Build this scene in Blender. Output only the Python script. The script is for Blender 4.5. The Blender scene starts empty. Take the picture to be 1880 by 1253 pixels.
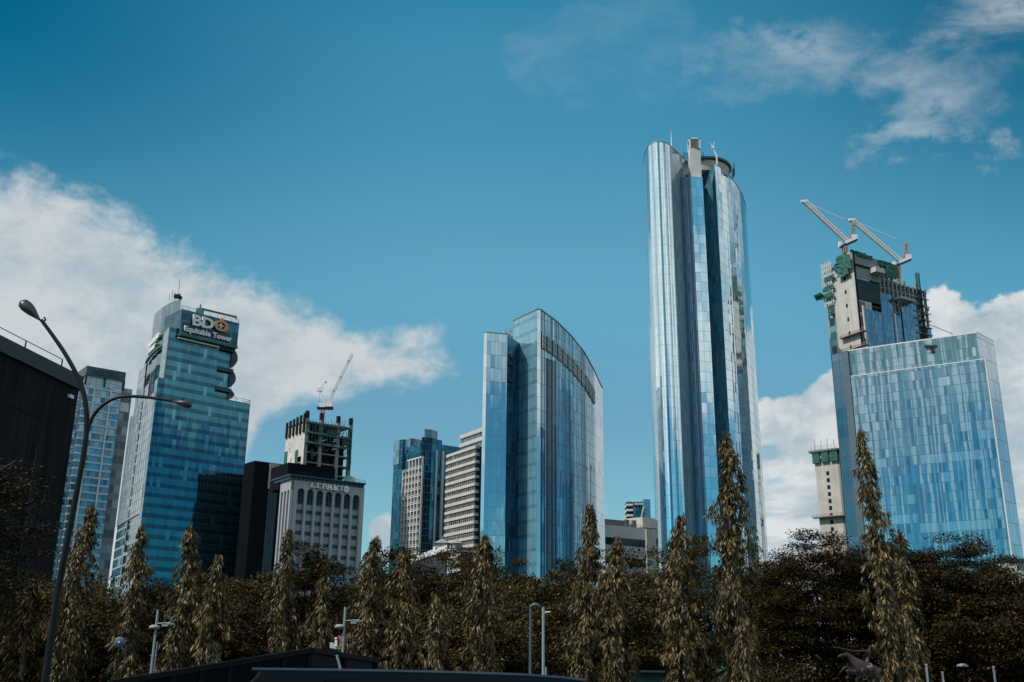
import bpy, math, random
import numpy as np
from mathutils import Vector, Matrix, noise as mnoise
R = math.radians
random.seed(7); RNG = np.random.default_rng(7)
scene = bpy.context.scene
COL = scene.collection

# ------------------------------------------------------------------ camera
FPX = 1883.0                      # focal length in pixels of the 1880x1253 photograph
PITCH, ROLL, EYE = R(17.7), R(0.61), 1.7
_r0 = Vector((1, 0, 0)); _u0 = Vector((0, -math.sin(PITCH), math.cos(PITCH)))
FWD = Vector((0, math.cos(PITCH), math.sin(PITCH)))
RIGHT = (_r0 * math.cos(ROLL) + _u0 * math.sin(ROLL)).normalized()
UP = (_u0 * math.cos(ROLL) - _r0 * math.sin(ROLL)).normalized()
cam = bpy.data.cameras.new('camera'); camo = bpy.data.objects.new('camera', cam); COL.objects.link(camo)
cam.sensor_width = 36; cam.lens = 36 * FPX / 1880; cam.clip_start = 0.1; cam.clip_end = 12000
camo.matrix_world = Matrix(((RIGHT.x, UP.x, -FWD.x, 0), (RIGHT.y, UP.y, -FWD.y, 0), (RIGHT.z, UP.z, -FWD.z, EYE), (0, 0, 0, 1)))
scene.camera = camo

def ray(px, py): return FWD + RIGHT * ((px - 940) / FPX) - UP * ((py - 626.5) / FPX)
def atY(px, py, Y):
    d = ray(px, py); t = Y / d.y; return Vector((d.x * t, Y, EYE + d.z * t))
def atZ(px, py, Z):
    d = ray(px, py); t = (Z - EYE) / d.z; return Vector((d.x * t, d.y * t, Z))
def azel(px, py):
    d = ray(px, py).normalized(); return math.atan2(d.x, d.y), math.asin(d.z)

# ------------------------------------------------------------------ sun, sky, exposure
SUN_AZ, SUN_EL = R(-118), R(50)          # azimuth clockwise from +Y
sd = Vector((math.sin(SUN_AZ) * math.cos(SUN_EL), math.cos(SUN_AZ) * math.cos(SUN_EL), math.sin(SUN_EL)))
sun = bpy.data.lights.new('sun', 'SUN'); sun.energy = 3.8; sun.angle = R(0.5); sun.color = (1.0, 0.93, 0.82)
so = bpy.data.objects.new('sun', sun); COL.objects.link(so); so.location = (-100, -60, 120)
so.rotation_euler = (-sd).to_track_quat('-Z', 'Y').to_euler()
vs = scene.view_settings
vs.view_transform = 'Standard'; vs.look = 'None'; vs.gamma = 1.0; vs.exposure = 0.0
try: vs.use_curve_mapping = False
except Exception: pass
scene.cycles.max_bounces = 6; scene.cycles.diffuse_bounces = 1; scene.cycles.glossy_bounces = 4
scene.cycles.transparent_max_bounces = 6; scene.cycles.transmission_bounces = 3
scene.cycles.sample_clamp_indirect = 4.0

class G:
    """small helper for node trees"""
    def __init__(s, tree): s.t = tree
    def n(s, typ, **kw):
        nd = s.t.nodes.new(typ)
        for k, v in kw.items(): setattr(nd, k, v)
        return nd
    def put(s, sock, v):
        if isinstance(v, bpy.types.NodeSocket): s.t.links.new(v, sock)
        else: sock.default_value = v
    def m(s, op, a, b=0.0, c=0.0, clamp=False):
        nd = s.n('ShaderNodeMath', operation=op, use_clamp=clamp)
        s.put(nd.inputs[0], a); s.put(nd.inputs[1], b); s.put(nd.inputs[2], c); return nd.outputs[0]
    def vm(s, op, a, b=(0, 0, 0), scale=None):
        nd = s.n('ShaderNodeVectorMath', operation=op)
        s.put(nd.inputs[0], a); s.put(nd.inputs[1], b)
        if scale is not None: s.put(nd.inputs[3], scale)
        return nd.outputs[0]
    def comb(s, x, y, z=0.0):
        nd = s.n('ShaderNodeCombineXYZ'); s.put(nd.inputs[0], x); s.put(nd.inputs[1], y); s.put(nd.inputs[2], z); return nd.outputs[0]
    def sep(s, v):
        nd = s.n('ShaderNodeSeparateXYZ'); s.put(nd.inputs[0], v); return nd.outputs
    def mix(s, f, a, b):
        nd = s.n('ShaderNodeMix', data_type='RGBA'); s.put(nd.inputs[0], f)
        s.put(nd.inputs[6], a if not isinstance(a, tuple) or len(a) == 4 else (*a, 1))
        s.put(nd.inputs[7], b if not isinstance(b, tuple) or len(b) == 4 else (*b, 1)); return nd.outputs[2]
    def mixf(s, f, a, b):
        nd = s.n('ShaderNodeMix', data_type='FLOAT'); s.put(nd.inputs[0], f); s.put(nd.inputs[2], a); s.put(nd.inputs[3], b); return nd.outputs[0]
    def step(s, x, a, b, lo=0.0, hi=1.0):      # smoothstep a..b
        nd = s.n('ShaderNodeMapRange', interpolation_type='SMOOTHSTEP')
        s.put(nd.inputs[0], x); s.put(nd.inputs[1], a); s.put(nd.inputs[2], b); s.put(nd.inputs[3], lo); s.put(nd.inputs[4], hi)
        return nd.outputs[0]
    def noise(s, vec, scale, detail=4.0, rough=0.55, dist=0.0, dim='3D'):
        nd = s.n('ShaderNodeTexNoise', noise_dimensions=dim)
        if dim != '1D': s.put(nd.inputs['Vector'], vec)
        else: s.put(nd.inputs['W'], vec)
        s.put(nd.inputs['Scale'], scale); s.put(nd.inputs['Detail'], detail); s.put(nd.inputs['Roughness'], rough); s.put(nd.inputs['Distortion'], dist)
        return nd.outputs
    def white(s, vec):
        nd = s.n('ShaderNodeTexWhiteNoise', noise_dimensions='3D'); s.put(nd.inputs['Vector'], vec); return nd.outputs

world = bpy.data.worlds.new('World'); scene.world = world; world.use_nodes = True
wt = world.node_tree; wt.nodes.clear(); g = G(wt)
sky = g.n('ShaderNodeTexSky', sky_type='NISHITA', sun_disc=False, sun_elevation=SUN_EL, sun_rotation=SUN_AZ, altitude=0.0)
sky.air_density = 1.0; sky.dust_density = 0.6; sky.ozone_density = 2.0
tc = g.n('ShaderNodeTexCoord').outputs['Generated']
dx, dy, dz = g.sep(tc)
AZ = g.m('ARCTAN2', dx, dy); EL = g.m('ARCSINE', dz)
# two cloud banks and wisps, described by azimuth / elevation outlines in the real sky
def curve(pts, lo, hi):
    """pts (az,el) -> float curve of el over az; returns socket in radians"""
    nd = g.n('ShaderNodeFloatCurve'); a0, a1 = R(-34), R(34); c = nd.mapping.curves[0]
    P = sorted((min(1, max(0, (a - a0) / (a1 - a0))), (e - lo) / (hi - lo)) for a, e in pts)
    c.points[0].location = P[0]; c.points[1].location = P[-1]
    for p in P[1:-1]: c.points.new(*p)
    for p in c.points: p.handle_type = 'AUTO_CLAMPED'
    nd.mapping.update()
    g.put(nd.inputs['Value'], g.m('DIVIDE', g.m('SUBTRACT', AZ, a0), a1 - a0, clamp=True))
    return g.m('MULTIPLY_ADD', nd.outputs[0], hi - lo, lo)
LO, HI = R(-12), R(48)
def pt(px, py): return azel(px, py)
topL = [pt(-60, 262), pt(0, 290), pt(90, 312), pt(200, 350), pt(270, 398), pt(350, 440), pt(440, 478), pt(520, 522), pt(600, 572), pt(700, 596), pt(790, 590), pt(835, 640), pt(852, 690), pt(870, 760), pt(930, 900)]
botL = [pt(-60, 1500), pt(300, 1500), pt(400, 1000), pt(455, 850), pt(500, 790), pt(600, 752), pt(680, 728), pt(770, 716), pt(835, 702), pt(852, 690), pt(870, 640), pt(930, 400)]
topR = [pt(1160, 1290), pt(1330, 1000), pt(1380, 760), pt(1400, 726), pt(1450, 708), pt(1520, 668), pt(1600, 640), pt(1680, 580), pt(1740, 533), pt(1800, 545), pt(1880, 530), pt(1950, 520)]
tL, bL, tR = curve(topL, LO, HI), curve(botL, LO, HI), curve(topR, LO, HI)
wv = g.comb(g.m('MULTIPLY', AZ, 1.0), g.m('MULTIPLY', EL, 1.35), 0.0)
nA = g.noise(wv, 9.0, 8, 0.6, 0.25)[0]
nB = g.noise(g.vm('ADD', wv, (3.1, 1.7, 0)), 34.0, 6, 0.62, 0.3)[0]
nS = g.m('ADD', g.m('MULTIPLY', g.m('SUBTRACT', nA, 0.5), 0.9), g.m('MULTIPLY', g.m('SUBTRACT', nB, 0.5), 0.35))
def band(el_a, el_b, soft, amp):
    d = g.m('MULTIPLY_ADD', nS, amp, g.m('SUBTRACT', el_a, el_b)); return g.step(d, 0.0, soft)
mL = g.m('MULTIPLY', band(tL, EL, R(2.2), R(7.0)), band(EL, bL, R(1.8), R(5.0)))
mR = band(tR, EL, R(0.45), R(5.0))
# two small blue gaps in the right bank
def blob(px, py, rx, ry, soft=0.5):
    a, e = azel(px, py)
    q = g.m('ADD', g.m('POWER', g.m('ABSOLUTE', g.m('DIVIDE', g.m('SUBTRACT', AZ, a), R(rx))), 2.0), g.m('POWER', g.m('ABSOLUTE', g.m('DIVIDE', g.m('SUBTRACT', EL, e), R(ry))), 2.0))
    return g.step(g.m('MULTIPLY_ADD', nS, 5.0, q), 1.0, soft, 0.0, 1.0)
gaps = g.m('MAXIMUM', blob(1408, 832, 0.7, 0.5, 0.0), blob(1425, 884, 0.9, 0.35, 0.0))
gaps = g.m('MAXIMUM', gaps, blob(1400, 945, 1.6, 0.25, 0.0))
mR = g.m('MULTIPLY', mR, g.m('SUBTRACT', 1.0, g.m('MULTIPLY', gaps, 0.55)))
fwd = g.step(g.m('ABSOLUTE', AZ), R(75), R(42)); mL = g.m('MULTIPLY', mL, fwd); mR = g.m('MULTIPLY', mR, fwd)
mC = blob(716, 985, 1.0, 1.35)
# high thin streaks at upper right
wst = g.comb(g.m('ADD', g.m('MULTIPLY', AZ, 2.2), g.m('MULTIPLY', EL, 2.6)), g.m('SUBTRACT', g.m('MULTIPLY', EL, 5.0), g.m('MULTIPLY', AZ, 0.6)), 0.0)
nW = g.noise(wst, 2.6, 8, 0.62, 0.35)[0]
wisp = g.m('MULTIPLY', g.step(nW, 0.33, 0.80), g.m('MAXIMUM', g.m('MULTIPLY', blob(1430, 110, 6.5, 2.6, 0.0), 0.75), g.m('MAXIMUM', g.m('MULTIPLY', blob(1800, 130, 8.0, 4.6, 0.0), 1.25), g.m('MULTIPLY', blob(1080, 90, 7, 3.5, 0.0), 0.3))))
wisp = g.m('MULTIPLY', wisp, 0.70)
# broken cumulus all round the rest of the sky (behind the photographer too)
nG = g.noise(g.vm('MULTIPLY', tc, (1.0, 1.0, 1.7)), 2.1, 9, 0.6, 0.35)[0]
frm = g.m('MULTIPLY', g.step(g.m('ABSOLUTE', AZ), R(34), R(46)), 1.0)
mG = g.m('MULTIPLY', g.step(g.m('ADD', nG, g.step(EL, R(9), R(17), -0.13, 0.05)), 0.43, 0.56), frm)
mask = g.m('MAXIMUM', g.m('MAXIMUM', mL, mR), g.m('MAXIMUM', mC, g.m('MAXIMUM', mG, wisp)), clamp=True)
mask = g.m('MULTIPLY', mask, 0.97)
shade = g.step(g.m('ADD', g.m('MULTIPLY', nA, 0.7), g.m('MULTIPLY', nB, 0.3)), 0.36, 0.60)
# the right bank is brighter and has greyer flat bases near the horizon
lowgrey = g.m('MULTIPLY', g.step(EL, R(15), R(6)), g.step(g.noise(g.comb(g.m('MULTIPLY', AZ, 2.0), g.m('MULTIPLY', EL, 9.0), 2.0), 5.0, 5, 0.6)[0], 0.42, 0.58))
CLOUD_A, CLOUD_B, CLOUD_C = (0.40, 0.50, 0.56), (0.60, 0.645, 0.67), (0.73, 0.755, 0.76)
isR = g.step(AZ, R(5), R(9))
ccol = g.mix(shade, CLOUD_A, g.mix(isR, CLOUD_B, CLOUD_C))
ccol = g.mix(g.m('MULTIPLY', lowgrey, g.m('MULTIPLY', isR, 0.75)), ccol, (0.36, 0.47, 0.55))
ccol = g.mix(frm, ccol, g.mix(shade, (0.52, 0.62, 0.68), (0.86, 0.88, 0.88)))
tint = g.n('ShaderNodeMix', data_type='RGBA', blend_type='MULTIPLY'); tint.inputs[0].default_value = 1.0
g.put(tint.inputs[6], sky.outputs[0])
SKY_TINT = (0.62, 0.98, 0.95, 1); tint.inputs[7].default_value = SKY_TINT
cr_ = g.n('ShaderNodeValToRGB'); cr_.color_ramp.interpolation = 'EASE'
els = cr_.color_ramp.elements; els[0].position = 0.0; els[0].color = (0.60, 0.54, 0.54, 1); els[1].position = 1.0; els[1].color = (0.16, 0.72, 0.68, 1)
for p_, c_ in ((0.30, (0.60, 0.58, 0.56, 1)), (0.55, (0.66, 0.84, 0.74, 1)), (0.80, (0.40, 0.80, 0.75, 1))): e_ = els.new(p_); e_.color = c_
g.put(cr_.inputs[0], g.m('DIVIDE', EL, R(40), clamp=True))
azd = g.m('MULTIPLY', g.step(g.m('ABSOLUTE', g.m('SUBTRACT', AZ, R(2.5))), R(4), R(36)), g.m('MULTIPLY', g.step(EL, R(10), R(33)), g.step(g.m('ABSOLUTE', AZ), R(60), R(40))))
edge = g.mix(azd, (1.0, 1.0, 1.0), (0.0, 0.40, 0.50))
deep = g.mix(g.m('MULTIPLY', frm, g.step(EL, R(22), R(12))), (1.0, 1.0, 1.0), (0.38, 0.76, 0.90))
skyb = g.vm('MULTIPLY', g.vm('SCALE', tint.outputs[2], scale=0.20), g.vm('MULTIPLY', cr_.outputs[0], g.vm('MULTIPLY', edge, deep)))
skym = g.mix(mask, skyb, ccol)
bg = g.n('ShaderNodeBackground'); g.put(bg.inputs['Color'], g.vm('SCALE', skym, scale=10.0)); bg.inputs['Strength'].default_value = 0.10
out = g.n('ShaderNodeOutputWorld'); wt.links.new(bg.outputs[0], out.inputs[0])

# ------------------------------------------------------------------ object helpers
ORG = {}
def tag(o, label=None, cat=None, group=None, kind=None):
    if label: o['label'] = label
    if cat: o['category'] = cat
    if group: o['group'] = group
    if kind: o['kind'] = kind
    return o
def thing(name, label, cat, loc, group=None):
    o = bpy.data.objects.new(name, None); COL.objects.link(o); o.empty_display_size = 0.5
    o.location = Vector(loc); ORG[o.name] = Vector(loc); return tag(o, label, cat, group)

class MB:
    def __init__(s): s.v = []; s.f = []; s.uv = []; s.mi = []
    def add(s, vs, fs, uvs=None, mi=0):
        b = len(s.v); s.v += [tuple(p) for p in vs]
        for i, f in enumerate(fs):
            s.f.append([b + k for k in f]); s.mi.append(mi)
            s.uv.append(uvs[i] if uvs else [(0.0, 0.0)] * len(f))
        return s
    def obox(s, o, a, b, c, mi=0):
        o, a, b, c = map(Vector, (o, a, b, c))
        P = [o, o + a, o + a + b, o + b, o + c, o + a + c, o + a + b + c, o + b + c]
        la, lb, lc = a.length, b.length, c.length
        F = [(0, 3, 2, 1), (4, 5, 6, 7), (0, 1, 5, 4), (1, 2, 6, 5), (2, 3, 7, 6), (3, 0, 4, 7)]
        z0 = o.z
        U = [[(0, 0), (0, lb), (la, lb), (la, 0)], [(0, 0), (la, 0), (la, lb), (0, lb)], [(0, z0), (la, z0), (la, z0 + lc), (0, z0 + lc)],
             [(0, z0), (lb, z0), (lb, z0 + lc), (0, z0 + lc)], [(0, z0), (la, z0), (la, z0 + lc), (0, z0 + lc)], [(0, z0), (lb, z0), (lb, z0 + lc), (0, z0 + lc)]]
        return s.add(P, F, U, mi)
    def box(s, c, size, rz=0.0, mi=0):
        c = Vector(c); x, y, z = size; ca, sa = math.cos(rz), math.sin(rz)
        a = Vector((ca, sa, 0)) * x; b = Vector((-sa, ca, 0)) * y
        return s.obox(c - a / 2 - b / 2 - Vector((0, 0, z / 2)), a, b, (0, 0, z), mi)
    def bar(s, p, q, w, h=None, mi=0):
        p, q = Vector(p), Vector(q); d = (q - p)
        if d.length < 1e-6: return s
        h = h or w; dn = d.normalized(); up = Vector((0, 0, 1)) if abs(dn.z) < 0.95 else Vector((1, 0, 0))
        a = dn.cross(up).normalized() * w; b = a.cross(dn).normalized() * h
        return s.obox(p - a / 2 - b / 2, a, b, d, mi)
    def tube(s, pts, rad, n=8, mi=0, cap=True):
        pts = [Vector(p) for p in pts]; rs = rad if isinstance(rad, (list, tuple)) else [rad] * len(pts)
        vs, fs = [], []; prev = None
        for i, p in enumerate(pts):
            d = (pts[min(i + 1, len(pts) - 1)] - pts[max(i - 1, 0)]).normalized()
            if prev is None: a = d.cross(Vector((0.3, 0.9, 0.2)) if abs(d.z) > 0.8 else Vector((0, 0, 1))).normalized()
            else: a = (prev - d * prev.dot(d)).normalized()
            prev = a; b = d.cross(a)
            for k in range(n):
                t = 2 * math.pi * k / n; vs.append(p + (a * math.cos(t) + b * math.sin(t)) * rs[i])
        for i in range(len(pts) - 1):
            for k in range(n): fs.append((i * n + k, i * n + (k + 1) % n, (i + 1) * n + (k + 1) % n, (i + 1) * n + k))
        if cap: fs.append(tuple(range(n - 1, -1, -1))); fs.append(tuple((len(pts) - 1) * n + k for k in range(n)))
        return s.add(vs, fs, None, mi)
    def lathe(s, c, prof, n=16, mi=0, axis=None):
        """prof = [(r,z)...] about c"""
        c = Vector(c); vs, fs = [], []
        q = (Vector(axis).normalized().to_track_quat('Z', 'Y') if axis is not None else None)
        for r, z in prof:
            for k in range(n):
                t = 2 * math.pi * k / n; p = Vector((r * math.cos(t), r * math.sin(t), z))
                vs.append(c + (q @ p if q else p))
        for i in range(len(prof) - 1):
            for k in range(n): fs.append((i * n + k, i * n + (k + 1) % n, (i + 1) * n + (k + 1) % n, (i + 1) * n + k))
        fs.append(tuple(range(n - 1, -1, -1))); fs.append(tuple((len(prof) - 1) * n + k for k in range(n)))
        return s.add(vs, fs, None, mi)
    def prism(s, poly, z0, zt, mi=0, mt=None, u0=0.0):
        """poly = [(x,y)], zt scalar or list"""
        n = len(poly); zt = zt if isinstance(zt, (list, tuple)) else [zt] * n
        P = [Vector((p[0], p[1], 0)) for p in poly]
        ar = sum(P[i].x * P[(i + 1) % n].y - P[(i + 1) % n].x * P[i].y for i in range(n))
        if ar < 0: P.reverse(); zt = list(zt)[::-1]
        u = u0
        for i in range(n):
            a, b = P[i], P[(i + 1) % n]; L = (b - a).length; za, zb = zt[i], zt[(i + 1) % n]
            s.add([(a.x, a.y, z0), (b.x, b.y, z0), (b.x, b.y, zb), (a.x, a.y, za)], [(0, 1, 2, 3)], [[(u, z0), (u + L, z0), (u + L, zb), (u, za)]], mi)
            u += L
        s.add([(p.x, p.y, z) for p, z in zip(P, zt)], [tuple(range(n))], [[(p.x, p.y) for p in P]], mt if mt is not None else mi)
        s.add([(p.x, p.y, z0) for p in P], [tuple(range(n - 1, -1, -1))], None, mt if mt is not None else mi)
        return s
    def build(s, name, mats, parent=None, smooth=False):
        me = bpy.data.meshes.new(name); org = ORG.get(parent.name, Vector()) if parent else Vector()
        me.from_pydata([(p[0] - org.x, p[1] - org.y, p[2] - org.z) for p in s.v], [], s.f)
        uvl = me.uv_layers.new(name='UVMap'); flat = np.array([c for u in s.uv for p in u for c in p], dtype=np.float32)
        uvl.data.foreach_set('uv', flat)
        for m in (mats if isinstance(mats, (list, tuple)) else [mats]): me.materials.append(m)
        me.polygons.foreach_set('material_index', s.mi)
        if smooth: me.polygons.foreach_set('use_smooth', [True] * len(me.polygons))
        me.update(); o = bpy.data.objects.new(name, me); COL.objects.link(o)
        if parent: o.parent = parent; ORG[o.name] = org
        return o

class Face:
    """a vertical facade: start point, end point, outward normal towards the camera side"""
    def __init__(s, a, b):
        s.a = Vector((a[0], a[1], 0)); b = Vector((b[0], b[1], 0)); s.L = (b - s.a).length; s.u = (b - s.a).normalized()
        s.n = Vector((s.u.y, -s.u.x, 0))
        if s.n.dot(-s.a) < 0: s.n = -s.n
    def p(s, u, z, d=0.0): q = s.a + s.u * u + s.n * d; return Vector((q.x, q.y, z))
    def uz(s, px, py):
        d = ray(px, py); t = s.a.dot(s.n) / (d.x * s.n.x + d.y * s.n.y)
        q = Vector((d.x * t, d.y * t, EYE + d.z * t)); return (q - s.a).dot(s.u), q.z
    def pxy(s, px, py): u, z = s.uz(px, py); return s.p(u, z)
    def box(s, mb, u0, u1, z0, z1, d0, d1, mi=0):
        return mb.obox(s.p(u0, z0, d0), s.u * (u1 - u0), s.n * (d1 - d0), (0, 0, z1 - z0), mi)
def azface(px, py, Y, az, L=200):
    """facade line through the point seen at px,py at depth Y, running to azimuth az (deg)"""
    p = atY(px, py, Y); d = Vector((math.sin(R(az)), math.cos(R(az)), 0)); return Face(p, p + d * L)
def xy(p): return (p[0], p[1])
def ang(p, az, L): return (p[0] + math.sin(R(az)) * L, p[1] + math.cos(R(az)) * L)

# ------------------------------------------------------------------ materials
def pbsdf(name):
    m = bpy.data.materials.new(name); m.use_nodes = True; t = m.node_tree
    return m, G(t), t.nodes['Principled BSDF']
def basic(name, col, rough=0.7, metal=0.0, var=0.25, sc=0.35, bump=0.0, streak=0.0, spec=0.4):
    m, g, b = pbsdf(name); tcn = g.n('ShaderNodeTexCoord').outputs['Object']
    n1 = g.noise(tcn, sc, 6, 0.6)[0]; n2 = g.noise(tcn, sc * 9, 4, 0.6)[0]
    v = g.m('ADD', g.m('MULTIPLY', n1, 0.7), g.m('MULTIPLY', n2, 0.3))
    if streak:
        ns = g.noise(g.vm('MULTIPLY', tcn, (1, 1, 0.04)), sc * 5, 5, 0.6)[0]; v = g.mixf(streak, v, ns)
    f = g.step(v, 0.3, 0.7, 1 - var, 1 + var)
    g.put(b.inputs['Base Color'], g.vm('SCALE', col, scale=f)); b.inputs['Roughness'].default_value = rough
    b.inputs['Metallic'].default_value = metal; b.inputs['Specular IOR Level'].default_value = spec
    if bump:
        bn = g.n('ShaderNodeBump'); g.put(bn.inputs['Height'], n2); bn.inputs['Strength'].default_value = bump; bn.inputs['Distance'].default_value = 0.1
        g.put(b.inputs['Normal'], bn.outputs[0])
    return m
def curtain(name, col, pw=1.5, fh=4.0, lw=0.12, lh=0.16, line=(0.02, 0.04, 0.06), metal=0.85, rough=0.07, jit=0.012, cjit=0.0, wav=0.0,
            var=0.15, colvar=0.0, stripes=None, band=None, blind=None, seg=0, spec=0.8, z0=0.0, rowline=True, colline=True, streaks=None, fres=1.5, rowpale=None):
    """glass curtain wall: panels pw x fh m with joint lines; every pane is tilted a little, so it reflects its own piece of sky"""
    m, g, b = pbsdf(name); uvn = g.n('ShaderNodeUVMap'); uvn.uv_map = 'UVMap'; u, v, _ = g.sep(uvn.outputs[0])
    geo = g.n('ShaderNodeNewGeometry'); pos = geo.outputs['Position']
    U = g.m('DIVIDE', u, pw); V = g.m('DIVIDE', g.m('ADD', v, z0), fh); iu, iv = g.m('FLOOR', U), g.m('FLOOR', V); fu, fv = g.m('FRACT', U), g.m('FRACT', V)
    wn = g.white(g.comb(iu, iv, 1.0)); wc = g.white(g.comb(iu, 7.0, 3.0))
    f = g.step(wn[0], 0, 1, 1 - var, 1 + var)
    if colvar: f = g.m('MULTIPLY', f, g.step(wc[0], 0, 1, 1 - colvar, 1 + colvar))
    c = g.vm('SCALE', col, scale=f)
    rg = rough
    if band:                                   # (fraction from floor, colour): opaque spandrel strip of each storey
        bm = g.step(fv, band[0] - 0.02, band[0] + 0.02, 1.0, 0.0)
        c = g.mix(bm, c, g.vm('SCALE', band[1], scale=g.step(wn[0], 0, 1, 0.85, 1.15)))
    if blind:                                  # (probability, colour): lowered blinds / pale panes
        c = g.mix(g.m('MULTIPLY', g.m('LESS_THAN', wn[0], blind[0]), 0.8), c, blind[1])
    if stripes:                                # [(period m, share, colour)] vertical reflection stripes painted into the glass colour
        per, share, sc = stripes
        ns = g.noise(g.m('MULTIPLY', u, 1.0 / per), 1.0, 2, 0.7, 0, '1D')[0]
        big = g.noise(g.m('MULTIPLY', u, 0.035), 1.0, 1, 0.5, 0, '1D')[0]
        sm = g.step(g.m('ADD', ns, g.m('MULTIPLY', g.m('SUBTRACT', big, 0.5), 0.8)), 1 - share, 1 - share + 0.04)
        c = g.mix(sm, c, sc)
    if streaks:                                # pale slanting reflection streaks painted into the glass colour
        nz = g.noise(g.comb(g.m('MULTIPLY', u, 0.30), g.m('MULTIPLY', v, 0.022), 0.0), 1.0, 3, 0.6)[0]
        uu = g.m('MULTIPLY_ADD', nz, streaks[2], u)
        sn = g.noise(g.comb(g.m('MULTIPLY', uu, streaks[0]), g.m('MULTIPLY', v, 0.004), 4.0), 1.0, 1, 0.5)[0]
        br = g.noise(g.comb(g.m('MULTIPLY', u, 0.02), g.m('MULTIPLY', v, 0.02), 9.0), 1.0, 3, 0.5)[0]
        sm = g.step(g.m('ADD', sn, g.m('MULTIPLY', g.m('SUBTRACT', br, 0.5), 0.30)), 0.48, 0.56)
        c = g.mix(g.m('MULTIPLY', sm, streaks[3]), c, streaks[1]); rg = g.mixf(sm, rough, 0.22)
    if rowpale:                                # storeys whose blinds are down over a stretch of panes
        wr = g.white(g.comb(iv, g.m('FLOOR', g.m('DIVIDE', u, rowpale[1])), 5.0))[0]; wr2 = g.white(g.comb(iv, g.m('FLOOR', g.m('DIVIDE', u, rowpale[1] * 0.13)), 8.0))[0]
        rm = g.m('MAXIMUM', g.m('LESS_THAN', wr, rowpale[0]), g.m('LESS_THAN', wr2, rowpale[0] * 0.35)); c = g.mix(g.m('MULTIPLY', rm, 0.6), c, rowpale[2])
        dm = g.m('GREATER_THAN', g.white(g.comb(iu, iv, 12.0))[0], 0.86); c = g.mix(g.m('MULTIPLY', dm, 0.45), c, (0.02, 0.12, 0.20))
    lm = 0.0
    if colline: lm = g.m('LESS_THAN', g.m('SUBTRACT', 0.5, g.m('ABSOLUTE', g.m('SUBTRACT', fu, 0.5))), lw / pw / 2)
    if rowline:
        lr = g.m('LESS_THAN', g.m('SUBTRACT', 0.5, g.m('ABSOLUTE', g.m('SUBTRACT', fv, 0.5))), lh / fh / 2)
        lm = g.m('MAXIMUM', lm, lr) if colline else lr
    c = g.mix(lm, c, line)
    g.put(b.inputs['Base Color'], c); g.put(b.inputs['Metallic'], g.m('MULTIPLY', g.m('SUBTRACT', 1.0, lm), metal))
    g.put(b.inputs['Roughness'], g.m('MULTIPLY_ADD', lm, 0.4, rg)); b.inputs['Specular IOR Level'].default_value = spec
    b.inputs['IOR'].default_value = fres
    # pane tilt
    nrm = geo.outputs['Normal']; tilt = g.vm('SCALE', g.vm('SUBTRACT', wn[1], (0.5, 0.5, 0.5)), scale=2 * jit)
    nn = g.vm('ADD', nrm, tilt)
    if cjit: nn = g.vm('ADD', nn, g.vm('MULTIPLY', g.vm('SUBTRACT', wc[1], (0.5, 0.5, 0.5)), (2 * cjit, 2 * cjit, 0)))
    if wav:
        w3 = g.noise(g.comb(g.m('MULTIPLY', u, 0.30), g.m('MULTIPLY', v, 0.045), g.m('MULTIPLY', wc[0], 0.6)), 1.0, 3, 0.55)[1]
        nn = g.vm('ADD', nn, g.vm('MULTIPLY', g.vm('SUBTRACT', w3, (0.5, 0.5, 0.5)), (2 * wav, 2 * wav, wav)))
    g.put(b.inputs['Normal'], g.vm('NORMALIZE', nn))
    return m
# ------------------------------------------------------------------ shared materials
M = {}
M['concrete'] = basic('raw_concrete', (0.46, 0.445, 0.42), 0.85, var=0.22, sc=0.10, bump=0.2, streak=0.4)
M['concrete_grey'] = basic('grey_concrete', (0.22, 0.235, 0.245), 0.85, var=0.25, sc=0.12, streak=0.4)
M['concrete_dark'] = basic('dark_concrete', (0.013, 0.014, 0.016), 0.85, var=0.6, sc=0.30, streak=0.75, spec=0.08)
M['coping'] = basic('slate_coping', (0.035, 0.05, 0.065), 0.6, var=0.15, spec=0.2)
M['white'] = basic('white_cladding', (0.62, 0.60, 0.60), 0.5, var=0.08, sc=0.2)
M['offwhite'] = basic('weathered_white_wall', (0.50, 0.47, 0.44), 0.8, var=0.2, sc=0.3, streak=0.5)
M['lepanto'] = basic('grey_stone_cladding', (0.31, 0.32, 0.345), 0.8, var=0.12, sc=0.2, streak=0.5)
M['black'] = basic('black_cladding', (0.004, 0.005, 0.007), 0.7, var=0.3, sc=0.1, streak=0.6, spec=0.08)
M['darkglass'] = basic('dark_window_glass', (0.012, 0.022, 0.032), 0.08, var=0.4, sc=0.3, spec=0.6)
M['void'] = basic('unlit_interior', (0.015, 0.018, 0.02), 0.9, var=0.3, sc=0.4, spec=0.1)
M['steel'] = basic('grey_steel', (0.20, 0.23, 0.26), 0.4, metal=0.4, var=0.1, sc=2)
M['darksteel'] = basic('dark_steel', (0.005, 0.007, 0.009), 0.5, metal=0.0, var=0.2, sc=2, spec=0.2)
M['cranewhite'] = basic('crane_white_paint', (0.70, 0.68, 0.68), 0.45, var=0.08, sc=2)
M['cranered'] = basic('crane_red_paint', (0.34, 0.25, 0.23), 0.5, var=0.15, sc=2)
M['net'] = basic('green_safety_net', (0.022, 0.11, 0.095), 0.8, var=0.5, sc=0.5)
M['formwork'] = basic('green_formwork', (0.05, 0.12, 0.11), 0.8, var=0.4, sc=0.5)
M['teal_steel'] = basic('teal_scaffold', (0.05, 0.13, 0.13), 0.6, var=0.3, sc=0.5)
M['orange'] = basic('orange_letter', (0.62, 0.30, 0.12), 0.5, var=0.05)
M['letter'] = basic('white_letter', (0.72, 0.73, 0.74), 0.5, var=0.05)
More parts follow.
